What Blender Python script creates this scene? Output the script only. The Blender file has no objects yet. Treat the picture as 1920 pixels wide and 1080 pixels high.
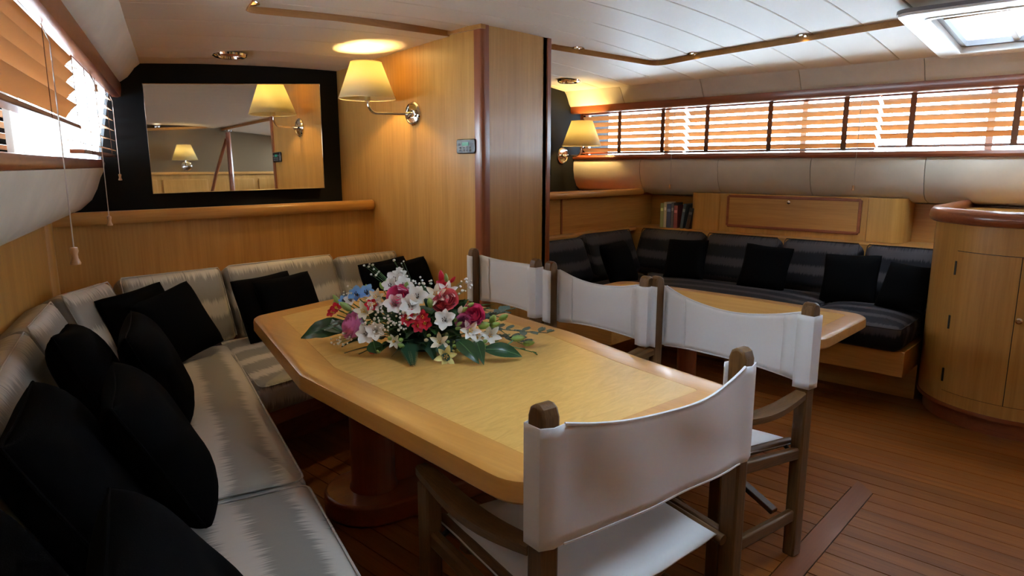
import bpy, bmesh, math, random
from mathutils import Vector, Matrix, Euler, noise
R = math.radians
random.seed(7)
S = bpy.context.scene
COL = S.collection

# ------------------------------------------------------------------ camera
H_EYE = 1.32
FPX = 1256.0
YAW = R(47.0)
PITCH = math.atan((540 - 310) / FPX)
cam = bpy.data.cameras.new('camera'); cam_o = bpy.data.objects.new('camera', cam); COL.objects.link(cam_o)
cam.sensor_width = 36.0; cam.lens = 36.0 * FPX / 1920.0
cam.clip_start = 0.05; cam.clip_end = 200
cam_o.location = (0, 0, H_EYE)
cam_o.rotation_euler = (R(90) - PITCH, 0, -YAW)
S.camera = cam_o

# ------------------------------------------------------------------ sky, sun, exposure
SKY = 26.0
W = bpy.data.worlds.new('sky'); S.world = W; W.use_nodes = True
bg = W.node_tree.nodes['Background']
bg.inputs[0].default_value = (0.68, 0.84, 1.0, 1); bg.inputs[1].default_value = SKY
sun = bpy.data.lights.new('sun', 'SUN'); sun.energy = 4.0; sun.angle = R(0.6); sun.color = (1, .86, .66)
sun_o = bpy.data.objects.new('sun', sun); COL.objects.link(sun_o)
sun_o.rotation_euler = Vector((1.0, 1.0, -0.56)).to_track_quat('-Z', 'Y').to_euler()
S.view_settings.view_transform = 'Standard'; S.view_settings.look = 'None'
S.view_settings.exposure = 0.5; S.view_settings.gamma = 1.0
S.view_settings.use_curve_mapping = False
try:
    S.cycles.use_denoising = True
    S.cycles.max_bounces = 10; S.cycles.diffuse_bounces = 5; S.cycles.glossy_bounces = 4
    S.cycles.transmission_bounces = 6; S.cycles.transparent_max_bounces = 12
    S.cycles.sample_clamp_indirect = 6.0
    S.cycles.caustics_reflective = False; S.cycles.caustics_refractive = False
except Exception:
    pass

# ------------------------------------------------------------------ materials
def nodes(name):
    m = bpy.data.materials.new(name); m.use_nodes = True
    nt = m.node_tree; b = nt.nodes['Principled BSDF']
    return m, nt, b
def plain(name, col, rough=.5, metal=0.0, coat=0.0, emit=None, es=0.0, spec=.5, bump=0.0, bscale=200, sheen=0.0, vary=0.0):
    m, nt, b = nodes(name)
    b.inputs['Base Color'].default_value = (*col, 1); b.inputs['Roughness'].default_value = rough
    b.inputs['Metallic'].default_value = metal; b.inputs['Coat Weight'].default_value = coat
    b.inputs['Specular IOR Level'].default_value = spec
    b.inputs['Sheen Weight'].default_value = sheen
    if emit: b.inputs['Emission Color'].default_value = (*emit, 1); b.inputs['Emission Strength'].default_value = es
    if bump or vary:
        tc = nt.nodes.new('ShaderNodeTexCoord')
        n = nt.nodes.new('ShaderNodeTexNoise'); n.inputs['Scale'].default_value = bscale; n.inputs['Detail'].default_value = 3
        nt.links.new(tc.outputs['Object'], n.inputs['Vector'])
        if bump:
            bp = nt.nodes.new('ShaderNodeBump'); bp.inputs['Strength'].default_value = bump; bp.inputs['Distance'].default_value = .002
            nt.links.new(n.outputs['Fac'], bp.inputs['Height']); nt.links.new(bp.outputs[0], b.inputs['Normal'])
        if vary:
            n2 = nt.nodes.new('ShaderNodeTexNoise'); n2.inputs['Scale'].default_value = 6; n2.inputs['Detail'].default_value = 4
            nt.links.new(tc.outputs['Object'], n2.inputs['Vector'])
            r = nt.nodes.new('ShaderNodeValToRGB')
            r.color_ramp.elements[0].position = .3; r.color_ramp.elements[1].position = .7
            r.color_ramp.elements[0].color = (*[c * (1 - vary) for c in col], 1); r.color_ramp.elements[1].color = (*[min(1, c * (1 + vary)) for c in col], 1)
            nt.links.new(n2.outputs['Fac'], r.inputs[0]); nt.links.new(r.outputs[0], b.inputs['Base Color'])
    return m
def wood(name, c1, c2, axis='Z', scale=14, stretch=.05, rough=.35, coat=.3, fleck=.35, per_object=0.0, distort=.6, spec=.4):
    """two-tone procedural wood, grain running along the axis"""
    m, nt, b = nodes(name)
    tc = nt.nodes.new('ShaderNodeTexCoord'); mp = nt.nodes.new('ShaderNodeMapping')
    sc = [1, 1, 1]; sc['XYZ'.index(axis)] = stretch
    mp.inputs['Scale'].default_value = sc
    nt.links.new(tc.outputs['Object'], mp.inputs['Vector'])
    vec = mp.outputs[0]
    if per_object:
        oi = nt.nodes.new('ShaderNodeObjectInfo'); ad = nt.nodes.new('ShaderNodeVectorMath'); ad.operation = 'ADD'
        mu = nt.nodes.new('ShaderNodeMath'); mu.operation = 'MULTIPLY'; mu.inputs[1].default_value = 37
        nt.links.new(oi.outputs['Random'], mu.inputs[0]); nt.links.new(vec, ad.inputs[0]); nt.links.new(mu.outputs[0], ad.inputs[1])
        vec = ad.outputs[0]
    n = nt.nodes.new('ShaderNodeTexNoise'); n.inputs['Scale'].default_value = scale; n.inputs['Detail'].default_value = 5; n.inputs['Distortion'].default_value = distort
    n2 = nt.nodes.new('ShaderNodeTexNoise'); n2.inputs['Scale'].default_value = scale * 9; n2.inputs['Detail'].default_value = 2
    nt.links.new(vec, n.inputs['Vector']); nt.links.new(vec, n2.inputs['Vector'])
    mx = nt.nodes.new('ShaderNodeMix'); mx.data_type = 'FLOAT'; mx.inputs[0].default_value = fleck
    nt.links.new(n.outputs['Fac'], mx.inputs[2]); nt.links.new(n2.outputs['Fac'], mx.inputs[3])
    r = nt.nodes.new('ShaderNodeValToRGB'); r.color_ramp.elements[0].position = .32; r.color_ramp.elements[1].position = .68
    r.color_ramp.elements[0].color = (*c1, 1); r.color_ramp.elements[1].color = (*c2, 1)
    nt.links.new(mx.outputs[0], r.inputs[0])
    out = r.outputs[0]
    if per_object:
        hs = nt.nodes.new('ShaderNodeHueSaturation'); mr = nt.nodes.new('ShaderNodeMapRange')
        mr.inputs[3].default_value = 1 - per_object; mr.inputs[4].default_value = 1 + per_object
        nt.links.new(oi.outputs['Random'], mr.inputs[0]); nt.links.new(mr.outputs[0], hs.inputs['Value']); nt.links.new(out, hs.inputs['Color'])
        out = hs.outputs[0]
    nt.links.new(out, b.inputs['Base Color'])
    b.inputs['Specular IOR Level'].default_value = spec
    b.inputs['Roughness'].default_value = rough; b.inputs['Coat Weight'].default_value = coat; b.inputs['Coat Roughness'].default_value = .12
    bp = nt.nodes.new('ShaderNodeBump'); bp.inputs['Strength'].default_value = .06; bp.inputs['Distance'].default_value = .001
    nt.links.new(n2.outputs['Fac'], bp.inputs['Height']); nt.links.new(bp.outputs[0], b.inputs['Normal'])
    return m
def ikat(name, base, light, width=.22, amp=.035, rough=.42, spec=.5, contrast=1.0, sheen=.3):
    """woven silk: soft light bands along X of the cushion whose edges are broken thread by thread (threads run along Y)"""
    m, nt, b = nodes(name)
    tc = nt.nodes.new('ShaderNodeTexCoord'); sp = nt.nodes.new('ShaderNodeSeparateXYZ'); nt.links.new(tc.outputs['Object'], sp.inputs[0])
    mp = nt.nodes.new('ShaderNodeMapping'); mp.inputs['Scale'].default_value = (380, 1.6, 1.6); nt.links.new(tc.outputs['Object'], mp.inputs[0])
    n = nt.nodes.new('ShaderNodeTexNoise'); n.inputs['Scale'].default_value = 1; n.inputs['Detail'].default_value = 1.0; nt.links.new(mp.outputs[0], n.inputs['Vector'])
    mp2 = nt.nodes.new('ShaderNodeMapping'); mp2.inputs['Scale'].default_value = (9, 1.0, 1.0); nt.links.new(tc.outputs['Object'], mp2.inputs[0])
    n3 = nt.nodes.new('ShaderNodeTexNoise'); n3.inputs['Scale'].default_value = 1; n3.inputs['Detail'].default_value = 2; nt.links.new(mp2.outputs[0], n3.inputs['Vector'])
    def math_(op, a, bb, c=None):
        k = nt.nodes.new('ShaderNodeMath'); k.operation = op
        for i, x in enumerate((a, bb, c)):
            if x is None: continue
            if isinstance(x, (int, float)): k.inputs[i].default_value = x
            else: nt.links.new(x, k.inputs[i])
        return k.outputs[0]
    mp4 = nt.nodes.new('ShaderNodeMapping'); mp4.inputs['Scale'].default_value = (120, 1.6, 1.6); nt.links.new(tc.outputs['Object'], mp4.inputs[0])
    n5 = nt.nodes.new('ShaderNodeTexNoise'); n5.inputs['Scale'].default_value = 1; n5.inputs['Detail'].default_value = 1; nt.links.new(mp4.outputs[0], n5.inputs['Vector'])
    def dev(nd, k): return math_('MULTIPLY', math_('SUBTRACT', nd.outputs['Fac'], .5), k * amp)
    y = math_('ADD', math_('ADD', sp.outputs['Y'], sp.outputs['Z']), math_('ADD', dev(n, 2.4), math_('ADD', dev(n5, 1.9), dev(n3, 1.5))))
    s = math_('SINE', math_('MULTIPLY', y, 2 * math.pi / width), 0)
    mr = nt.nodes.new('ShaderNodeMapRange'); mr.interpolation_type = 'SMOOTHSTEP'; mr.inputs[1].default_value = -.05; mr.inputs[2].default_value = .75
    nt.links.new(s, mr.inputs[0]); f = math_('MULTIPLY', mr.outputs[0], contrast)
    mx = nt.nodes.new('ShaderNodeMix'); mx.data_type = 'RGBA'
    mx.inputs[6].default_value = (*base, 1); mx.inputs[7].default_value = (*light, 1); nt.links.new(f, mx.inputs[0])
    th = nt.nodes.new('ShaderNodeMix'); th.data_type = 'RGBA'; th.blend_type = 'MULTIPLY'; th.inputs[0].default_value = .16
    nt.links.new(mx.outputs[2], th.inputs[6])
    mp3 = nt.nodes.new('ShaderNodeMapping'); mp3.inputs['Scale'].default_value = (620, 10, 10); nt.links.new(tc.outputs['Object'], mp3.inputs[0])
    n4 = nt.nodes.new('ShaderNodeTexNoise'); n4.inputs['Scale'].default_value = 1; nt.links.new(mp3.outputs[0], n4.inputs['Vector'])
    nt.links.new(n4.outputs['Color'], th.inputs[7])
    g = nt.nodes.new('ShaderNodeRGBToBW'); nt.links.new(n4.outputs['Color'], g.inputs[0]); nt.links.new(g.outputs[0], th.inputs[7])
    nt.links.new(th.outputs[2], b.inputs['Base Color'])
    b.inputs['Specular IOR Level'].default_value = spec; b.inputs['Roughness'].default_value = rough; b.inputs['Sheen Weight'].default_value = sheen; b.inputs['Sheen Roughness'].default_value = .4
    bp = nt.nodes.new('ShaderNodeBump'); bp.inputs['Strength'].default_value = .08; bp.inputs['Distance'].default_value = .001
    nt.links.new(n4.outputs['Fac'], bp.inputs['Height']); nt.links.new(bp.outputs[0], b.inputs['Normal'])
    return m
def translucent(name, col, tcol, fac, rough=.8, weave=0.0, gloss=0.0):
    """a thin sheet that lets part of the light through"""
    m, nt, b = nodes(name)
    b.inputs['Base Color'].default_value = (*col, 1); b.inputs['Roughness'].default_value = rough; b.inputs['Coat Weight'].default_value = gloss
    b.inputs['Specular IOR Level'].default_value = .3
    t = nt.nodes.new('ShaderNodeBsdfTranslucent'); t.inputs[0].default_value = (*tcol, 1)
    mx = nt.nodes.new('ShaderNodeMixShader'); mx.inputs[0].default_value = fac
    nt.links.new(b.outputs[0], mx.inputs[1]); nt.links.new(t.outputs[0], mx.inputs[2])
    nt.links.new(mx.outputs[0], nt.nodes['Material Output'].inputs[0])
    if weave:
        tc = nt.nodes.new('ShaderNodeTexCoord'); n = nt.nodes.new('ShaderNodeTexNoise'); n.inputs['Scale'].default_value = 9; n.inputs['Detail'].default_value = 3
        nt.links.new(tc.outputs['Object'], n.inputs['Vector'])
        n2 = nt.nodes.new('ShaderNodeTexNoise'); n2.inputs['Scale'].default_value = 500; nt.links.new(tc.outputs['Object'], n2.inputs['Vector'])
        ad = nt.nodes.new('ShaderNodeMath'); ad.operation = 'MULTIPLY_ADD'; ad.inputs[1].default_value = .06; nt.links.new(n2.outputs[0], ad.inputs[0]); nt.links.new(n.outputs[0], ad.inputs[2])
        bp = nt.nodes.new('ShaderNodeBump'); bp.inputs['Strength'].default_value = weave; bp.inputs['Distance'].default_value = .02
        nt.links.new(ad.outputs[0], bp.inputs['Height']); nt.links.new(bp.outputs[0], b.inputs['Normal'])
    return m
def clear_glass(name, tint=(1, 1, 1)):
    m = bpy.data.materials.new(name); m.use_nodes = True; nt = m.node_tree; nt.nodes.clear()
    o = nt.nodes.new('ShaderNodeOutputMaterial'); t = nt.nodes.new('ShaderNodeBsdfTransparent'); t.inputs[0].default_value = (*tint, 1)
    g = nt.nodes.new('ShaderNodeBsdfGlossy'); g.inputs['Roughness'].default_value = .02
    fr = nt.nodes.new('ShaderNodeFresnel'); fr.inputs[0].default_value = 1.3
    mx = nt.nodes.new('ShaderNodeMixShader'); nt.links.new(fr.outputs[0], mx.inputs[0]); nt.links.new(t.outputs[0], mx.inputs[1]); nt.links.new(g.outputs[0], mx.inputs[2])
    nt.links.new(mx.outputs[0], o.inputs[0]); return m

M = {}
M['beech'] = wood('beech upright grain', (.40, .190, .040), (.58, .300, .078), 'Z', 10, .04, .36, .15, .4)
M['beech_x'] = wood('beech grain across', (.38, .165, .036), (.54, .262, .066), 'X', 12, .05, .36, .2, .4)
M['beech_y'] = wood('beech grain along', (.38, .165, .036), (.54, .262, .066), 'Y', 12, .05, .36, .2, .4)
M['beech_y2'] = wood('side table veneer', (.50, .255, .062), (.62, .35, .10), 'Y', 12, .05, .6, .0, .4, spec=.12)
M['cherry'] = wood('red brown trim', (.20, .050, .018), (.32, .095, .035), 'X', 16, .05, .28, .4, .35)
M['cherry_z'] = wood('red brown upright trim', (.20, .050, .018), (.30, .085, .03), 'Z', 16, .05, .28, .4, .35)
M['cherry_y'] = wood('red brown lengthwise trim', (.20, .050, .018), (.32, .095, .035), 'Y', 16, .05, .28, .4, .35)
M['table_edge'] = wood('table border wood', (.48, .212, .042), (.62, .30, .068), 'Y', 10, .06, .3, .2, .35)
M['burl'] = wood('figured maple', (.60, .33, .078), (.74, .44, .125), 'X', 26, .28, .3, .25, .25, distort=2.2)
M['teak'] = wood('teak plank', (.155, .044, .008), (.27, .088, .016), 'Y', 18, .035, .33, .0, .4, per_object=.16, spec=.22)
M['teak_x'] = wood('teak cross strip', (.15, .040, .011), (.20, .060, .016), 'X', 18, .035, .34, .12, .4)
M['caulk'] = plain('dark joint', (.02, .011, .007), .7)
M['dark_teak'] = wood('weathered chair wood z', (.075, .034, .011), (.150, .072, .025), 'Z', 30, .06, .45, .0, .5, spec=.2)
M['dark_teak_y'] = wood('weathered chair wood y', (.075, .034, .011), (.150, .072, .025), 'Y', 30, .06, .45, .0, .5, spec=.2)
M['dark_teak_x'] = wood('weathered chair wood x', (.075, .034, .011), (.150, .072, .025), 'X', 30, .06, .45, .0, .5, spec=.2)
M['slat'] = translucent('stained blind slat', (.46, .29, .16), (.85, .50, .23), .32, .45, gloss=.2)
M['cord'] = plain('blind cord', (.62, .55, .50), .8)
M['cordd'] = translucent('brown ladder tape', (.16, .075, .04), (.30, .13, .06), .3, .8)
M['tassel'] = plain('turned pale wood', (.55, .30, .14), .4, coat=.2)
M['ceil'] = plain('cream ceiling vinyl', (.74, .655, .54), .5, spec=.3, bump=.03, bscale=60)
M['liner'] = plain('cream suede lining', (.66, .58, .47), .85, bump=.15, bscale=300, vary=.06)
M['black'] = plain('black wall fabric', (.010, .010, .011), .9, spec=.15, bump=.2, bscale=500)
M['velvet'] = plain('black pillow cloth', (.0032, .0030, .0034), .95, spec=.04, bump=.3, bscale=400)
M['silk'] = ikat('grey silk with pale bands', (.285, .270, .245), (.66, .62, .56), .225, .028, sheen=0)
M['silk_dark'] = ikat('charcoal silk with paler bands', (.011, .010, .013), (.060, .050, .052), .16, .015, rough=.7, spec=.15, sheen=0)
M['canvas'] = translucent('white canvas', (.84, .83, .84), (.78, .72, .66), .22, .9, weave=.12)
M['canvas_hem'] = translucent('white canvas hem', (.76, .74, .74), (.6, .55, .5), .1, .9, weave=.1)
M['chrome'] = plain('polished chrome', (.82, .80, .78), .08, 1.0)
M['brass'] = plain('polished brass', (.80, .58, .25), .14, 1.0)
M['steel'] = plain('dark steel', (.05, .05, .05), .4, .8)
M['plastic'] = plain('black plastic', (.012, .012, .014), .25, coat=.3)
M['button'] = plain('grey key', (.16, .16, .17), .45)
M['lcd'] = plain('green display', (.03, .12, .08), .2, emit=(.05, .35, .22), es=.25)
M['shade'] = translucent('cream lamp shade', (.86, .78, .52), (1.0, .92, .64), .66, .8)
M['bulb'] = plain('lit bulb', (1, .9, .7), .4, emit=(1, .78, .36), es=14)
M['lens'] = plain('lit downlight', (1, .95, .85), .3, emit=(1, .86, .62), es=14)
M['dim'] = plain('dim downlight lens', (.9, .8, .6), .3, emit=(1, .8, .5), es=1.2)
M['mirror'] = plain('mirror silvering', (.86, .87, .86), .015, 1.0)
M['white'] = plain('white painted aluminium', (.90, .90, .89), .35, coat=.2)
M['grey'] = plain('grey gasket', (.20, .19, .20), .5)
M['olive'] = plain('olive grey wall cloth', (.13, .080, .034), .85, bump=.15, bscale=400)
M['glass'] = clear_glass('window glass', (.95, .97, .98))
M['frost'] = translucent('frosted hatch blind', (.85, .85, .83), (.95, .95, .93), .75, .6)

# ------------------------------------------------------------------ mesh helpers
class MB:
    def __init__(s): s.v = []; s.f = []; s.mi = []
    def add(s, vs, fs, mi=0, X=None):
        o = len(s.v)
        for p in vs: s.v.append(tuple(X @ Vector(p)) if X is not None else tuple(p))
        for f in fs: s.f.append(tuple(i + o for i in f)); s.mi.append(mi)
        return s
    def box(s, c, d, X=None, mi=0):
        x, y, z = c; a, b, e = d[0] / 2, d[1] / 2, d[2] / 2
        vs = [(x + i * a, y + j * b, z + k * e) for k in (-1, 1) for j in (-1, 1) for i in (-1, 1)]
        return s.add(vs, [(0, 2, 3, 1), (4, 5, 7, 6), (0, 1, 5, 4), (2, 6, 7, 3), (0, 4, 6, 2), (1, 3, 7, 5)], mi, X)
    def bar(s, a, b, w, h, up=(0, 0, 1), mi=0):
        a, b = Vector(a), Vector(b); d = b - a; L = d.length; d.normalize(); up = Vector(up)
        if abs(d.dot(up)) > .98: up = Vector((0, 1, 0))
        sx = d.cross(up).normalized(); sz = sx.cross(d)
        X = Matrix.Translation((a + b) / 2) @ Matrix((sx, d, sz)).transposed().to_4x4()
        return s.box((0, 0, 0), (w, L, h), X, mi)
    def prism(s, pts, z0, z1, X=None, mi=0):
        n = len(pts); vs = [(p[0], p[1], z0) for p in pts] + [(p[0], p[1], z1) for p in pts]
        return s.add(vs, [tuple(range(n - 1, -1, -1)), tuple(range(n, 2 * n))] + [(i, (i + 1) % n, n + (i + 1) % n, n + i) for i in range(n)], mi, X)
    def tube(s, path, r, n=8, closed=False, mi=0):
        P = [Vector(p) for p in path]; m = len(P); rr = r if isinstance(r, (list, tuple)) else [r] * m
        vs = []; prev = None
        for i, p in enumerate(P):
            if closed: t = P[(i + 1) % m] - P[i - 1]
            else: t = P[min(i + 1, m - 1)] - P[max(i - 1, 0)]
            t.normalize()
            u = prev if prev is not None else (Vector((0, 0, 1)) if abs(t.z) < .9 else Vector((1, 0, 0)))
            u = (u - t * u.dot(t)).normalized(); prev = u; w = t.cross(u)
            for k in range(n):
                a = 2 * math.pi * k / n; vs.append(p + (u * math.cos(a) + w * math.sin(a)) * rr[i])
        fs = []
        for i in range(m if closed else m - 1):
            j = (i + 1) % m
            for k in range(n): fs.append((i * n + k, i * n + (k + 1) % n, j * n + (k + 1) % n, j * n + k))
        if not closed: fs += [tuple(range(n - 1, -1, -1)), tuple(range((m - 1) * n, m * n))]
        return s.add(vs, fs, mi)
    def lathe(s, prof, n=24, X=None, mi=0, caps=True):
        vs = []
        for r, z in prof:
            for k in range(n): a = 2 * math.pi * k / n; vs.append((r * math.cos(a), r * math.sin(a), z))
        m = len(prof); fs = [(i * n + k, i * n + (k + 1) % n, (i + 1) * n + (k + 1) % n, (i + 1) * n + k) for i in range(m - 1) for k in range(n)]
        if caps: fs += [tuple(range(n - 1, -1, -1)), tuple(range((m - 1) * n, m * n))]
        return s.add(vs, fs, mi, X)
    def grid(s, G, mi=0, X=None):
        r, c = len(G), len(G[0]); vs = [p for row in G for p in row]
        return s.add(vs, [(i * c + j, i * c + j + 1, (i + 1) * c + j + 1, (i + 1) * c + j) for i in range(r - 1) for j in range(c - 1)], mi, X)
    def sweep(s, secs, closed=False, caps=True, mi=0):
        """secs: list of equal-length closed sections"""
        n = len(secs[0]); m = len(secs); vs = [p for q in secs for p in q]
        fs = [(i * n + k, i * n + (k + 1) % n, ((i + 1) % m) * n + (k + 1) % n, ((i + 1) % m) * n + k) for i in range(m if closed else m - 1) for k in range(n)]
        if not closed and caps: fs += [tuple(range(n - 1, -1, -1)), tuple(range((m - 1) * n, m * n))]
        return s.add(vs, fs, mi)
    def mesh(s, name, mat, smooth=35):
        me = bpy.data.meshes.new(name); me.from_pydata(s.v, [], s.f)
        for mm in (mat if isinstance(mat, (list, tuple)) else [mat]): me.materials.append(mm)
        me.polygons.foreach_set('material_index', s.mi)
        b = bmesh.new(); b.from_mesh(me); bmesh.ops.recalc_face_normals(b, faces=b.faces); b.to_mesh(me); b.free()
        if smooth: me.shade_smooth(); me.set_sharp_from_angle(angle=R(smooth))
        return me
    def build(s, name, mat, parent=None, bevel=0, seg=2, smooth=35, solid=0, loc=None, rot=None):
        o = bpy.data.objects.new(name, s.mesh(name, mat, smooth)); COL.objects.link(o)
        if parent: o.parent = parent
        if loc: o.location = loc
        if rot: o.rotation_euler = rot
        if solid: k = o.modifiers.new('thick', 'SOLIDIFY'); k.thickness = solid; k.offset = 0
        if bevel: k = o.modifiers.new('edge', 'BEVEL'); k.width = bevel; k.segments = seg; k.limit_method = 'ANGLE'; k.angle_limit = R(40); k.harden_normals = False
        return o
def tag(o, label=None, cat=None, group=None, kind=None):
    if label: o['label'] = label
    if cat: o['category'] = cat
    if group: o['group'] = group
    if kind: o['kind'] = kind
    return o
def struct(o): o['kind'] = 'structure'; return o
def empty(name, loc=(0, 0, 0), rz=0, label=None, cat=None, group=None):
    o = bpy.data.objects.new(name, None); o.empty_display_size = .05; COL.objects.link(o)
    o.location = loc; o.rotation_euler = (0, 0, rz); tag(o, label, cat, group); return o
def clone(o, parent=None, **kw):
    c = o.copy(); COL.objects.link(c); c.parent = parent
    for k, v in kw.items(): setattr(c, k, v)
    return c
def copy_tree(o, parent=None):
    c = o.copy(); COL.objects.link(c); c.parent = parent
    for ch in list(o.children): copy_tree(ch, c)
    return c
def bx(x0, x1, y0, y1, z0, z1): return MB().box(((x0 + x1) / 2, (y0 + y1) / 2, (z0 + z1) / 2), (x1 - x0, y1 - y0, z1 - z0))
def round_poly(pts, rad, seg=6):
    out = []; n = len(pts)
    for i, p in enumerate(pts):
        r = rad[i] if isinstance(rad, (list, tuple)) else rad
        p = Vector(p); a = Vector(pts[i - 1]) - p; b = Vector(pts[(i + 1) % n]) - p
        if r <= 0: out.append(p.copy()); continue
        la, lb = a.length, b.length; a.normalize(); b.normalize()
        ang = a.angle(b); t = min(r / math.tan(ang / 2), la * .45, lb * .45)
        A, B = p + a * t, p + b * t
        for k in range(seg + 1):
            u = k / seg; out.append((1 - u) ** 2 * A + 2 * u * (1 - u) * p + u * u * B)
    return out
def inset(pts, d):
    """move a counter-clockwise outline inward by d"""
    n = len(pts); out = []
    for i in range(n):
        a, p, b = Vector(pts[i - 1]), Vector(pts[i]), Vector(pts[(i + 1) % n])
        e1 = (p - a).normalized(); e2 = (b - p).normalized()
        n1 = Vector((-e1.y, e1.x)); n2 = Vector((-e2.y, e2.x)); k = n1 + n2
        k = k / max(.3, k.dot(n1)); out.append(p + k * d)
    return out
def axis_samples(h, r, mid=5):
    e = [-h + r * (1 - math.cos(t)) for t in (0, .4, .8, 1.2)] if False else [-h, -h + r * .3, -h + r * .65]
    m = [-h + r + (2 * h - 2 * r) * i / mid for i in range(mid + 1)]
    return e + m + [-q for q in reversed(e)]
def cushion_mb(L, Wd, T, r=.035, puff=.02, wob=0.0, seed=0):
    """rounded upholstered block: X length, Y depth, Z thickness, centred"""
    h = (L / 2, Wd / 2, T / 2); r = min(r, T / 2 - .001)
    inner = [q - r for q in h]; S3 = [axis_samples(h[0], r, 9), axis_samples(h[1], r, 7), axis_samples(h[2], r, 1)]
    mb = MB()
    def P(x, y, z):
        p = Vector((x, y, z)); q = Vector([max(-inner[i], min(inner[i], p[i])) for i in range(3)]); d = p - q
        if d.length > 1e-9: p = q + d.normalized() * r
        k = (1 - (x / h[0]) ** 2) * (1 - (y / h[1]) ** 2)
        p.z += (1 if z > 0 else -1) * puff * max(0, k) ** .6 * (abs(z) / h[2])
        if wob:
            w = noise.noise(Vector((x * 4 + seed, y * 4, z * 4))) * wob; p.z += w; p.y += w * .5
        return p
    for ax in range(3):
        a, b = [i for i in range(3) if i != ax]
        for sg in (-1, 1):
            G = []
            for u in S3[a]:
                row = []
                for w in S3[b]:
                    c = [0, 0, 0]; c[ax] = sg * h[ax]; c[a] = u; c[b] = w; row.append(P(*c))
                G.append(row)
            mb.grid(G)
    return mb
def weld(o, d=.0004):
    b = bmesh.new(); b.from_mesh(o.data); bmesh.ops.remove_doubles(b, verts=b.verts, dist=d); bmesh.ops.recalc_face_normals(b, faces=b.faces); b.to_mesh(b and o.data); b.free()
    o.data.shade_smooth(); return o
def apply_mods(o):
    dg = bpy.context.evaluated_depsgraph_get(); me = bpy.data.meshes.new_from_object(o.evaluated_get(dg)); o.modifiers.clear(); old = o.data; o.data = me; bpy.data.meshes.remove(old)

# reference directions of the port (left) side, which closes in towards the bow
D = Vector((.358, .934)); N = Vector((.934, -.358))
D2 = Vector((.302, .953)); N2 = Vector((.953, -.302))
def hp(s, n, z): q = D * s + N * n; return Vector((q.x, q.y, z))
def sp(s, n, z): q = D2 * s + N2 * n; return Vector((q.x, q.y, z))
def zo(x, y):
    w = max(0, min(1, (4.6 - x) / 1.6))
    return 2.08 - .033 * (x - 3.1) ** 2 - .075 * max(0, y - 3.0) * w
XW = 2.78      # lamp wall plane
YP = 2.83      # after face of the pillar
YB = 4.30      # mirror bulkhead
YR = 3.90      # front of the rail below the mirror
AFT = -2.2

# ------------------------------------------------------------------ floor
fl = struct(bx(-1.2, 5.6, AFT, 4.3, -.06, -.012).build('floor', M['caulk']))
PW = .082; HX1 = 2.868; HY0, HY1 = .655, .738
pm = {}
def plank(x0, x1, y0, y1, mat='teak'):
    key = (round(x1 - x0, 4), round(y1 - y0, 3), mat)
    if key not in pm:
        w, l = x1 - x0 - .004, y1 - y0 - .003
        pm[key] = MB().box((0, 0, -.006), (w, l, .012)).mesh('plank', M[mat], 0)
    o = bpy.data.objects.new('plank', pm[key]); COL.objects.link(o); o.parent = fl; o.location = ((x0 + x1) / 2, (y0 + y1) / 2, random.uniform(-.0006, .0006))
xs = []; x = HX1
while x > -.2: xs.append((x - PW, x)); x -= PW
xs.append((HX1, HX1 + .085)); x = HX1 + .085
while x < 4.4: xs.append((x, x + PW)); x += PW
for x0, x1 in xs:
    if x0 >= HX1 - .001 or x1 < 1.45: plank(x0, x1, AFT, 3.0)
    else: plank(x0, x1, HY1, 3.0); plank(x0, x1, AFT, HY0)
# mitred hatch border strip
o = MB().prism([(1.45, HY0 + .002), (HX1, HY0 + .002), (HX1 + .083, HY1 - .002), (1.45, HY1 - .002)], -.012, .0004).build('cross_strip', M['teak_x'], fl)

# ------------------------------------------------------------------ ceiling
P_out = [(.05, AFT), (3.95, AFT), (3.98, -.4), (4.12, 1.03), (4.30, 2.25), (4.40, 2.68), (4.03, 2.82), (3.5, 2.97), (2.78, 3.10), (2.0, 3.06), (1.50, 3.03), (1.40, 2.75), (.85, 1.2)]
P_out = round_poly(P_out, [0, 0, .3, .3, .3, .13, .3, .3, .3, .3, .10, .2, .3], 8)
P_in = inset(P_out, .034)
HATCH = (3.80, 4.86, .12, .99)
def cutter(pts, z0=1.6, z1=2.5):
    return MB().prism(pts, z0, z1).build('cutter', M['white'], smooth=0)
def cut(o, c, op):
    k = o.modifiers.new('b', 'BOOLEAN'); k.operation = op; k.object = c; k.solver = 'EXACT'
cut_out, cut_in = cutter(P_out), cutter(P_in)
cut_h = cutter([(HATCH[0] + .1, HATCH[2] + .1), (HATCH[1] - .1, HATCH[2] + .1), (HATCH[1] - .1, HATCH[3] - .1), (HATCH[0] + .1, HATCH[3] - .1)], 1.5, 2.6)
ADDED_HATCH = (.92, 1.62, .22, .98)
cut_h2 = cutter([(ADDED_HATCH[0] + .1, ADDED_HATCH[2] + .1), (ADDED_HATCH[1] - .1, ADDED_HATCH[2] + .1), (ADDED_HATCH[1] - .1, ADDED_HATCH[3] - .1), (ADDED_HATCH[0] + .1, ADDED_HATCH[3] - .1)], 1.5, 2.6)
def cboard(y0, y1, x0, x1, dz, th=.014):
    nx = 26; q = .0022; secs = []
    for i in range(nx + 1):
        x = x0 + (x1 - x0) * i / nx; za, zb = zo(x, y0) + dz, zo(x, y1) + dz
        ya, yb = y0 + q, y1 - q
        secs.append([(x, ya + .004, za), (x, yb - .004, zb), (x, yb, zb + .004), (x, yb, zb + th), (x, ya, za + th), (x, ya, za + .004)])
    return MB().sweep(secs)
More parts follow.
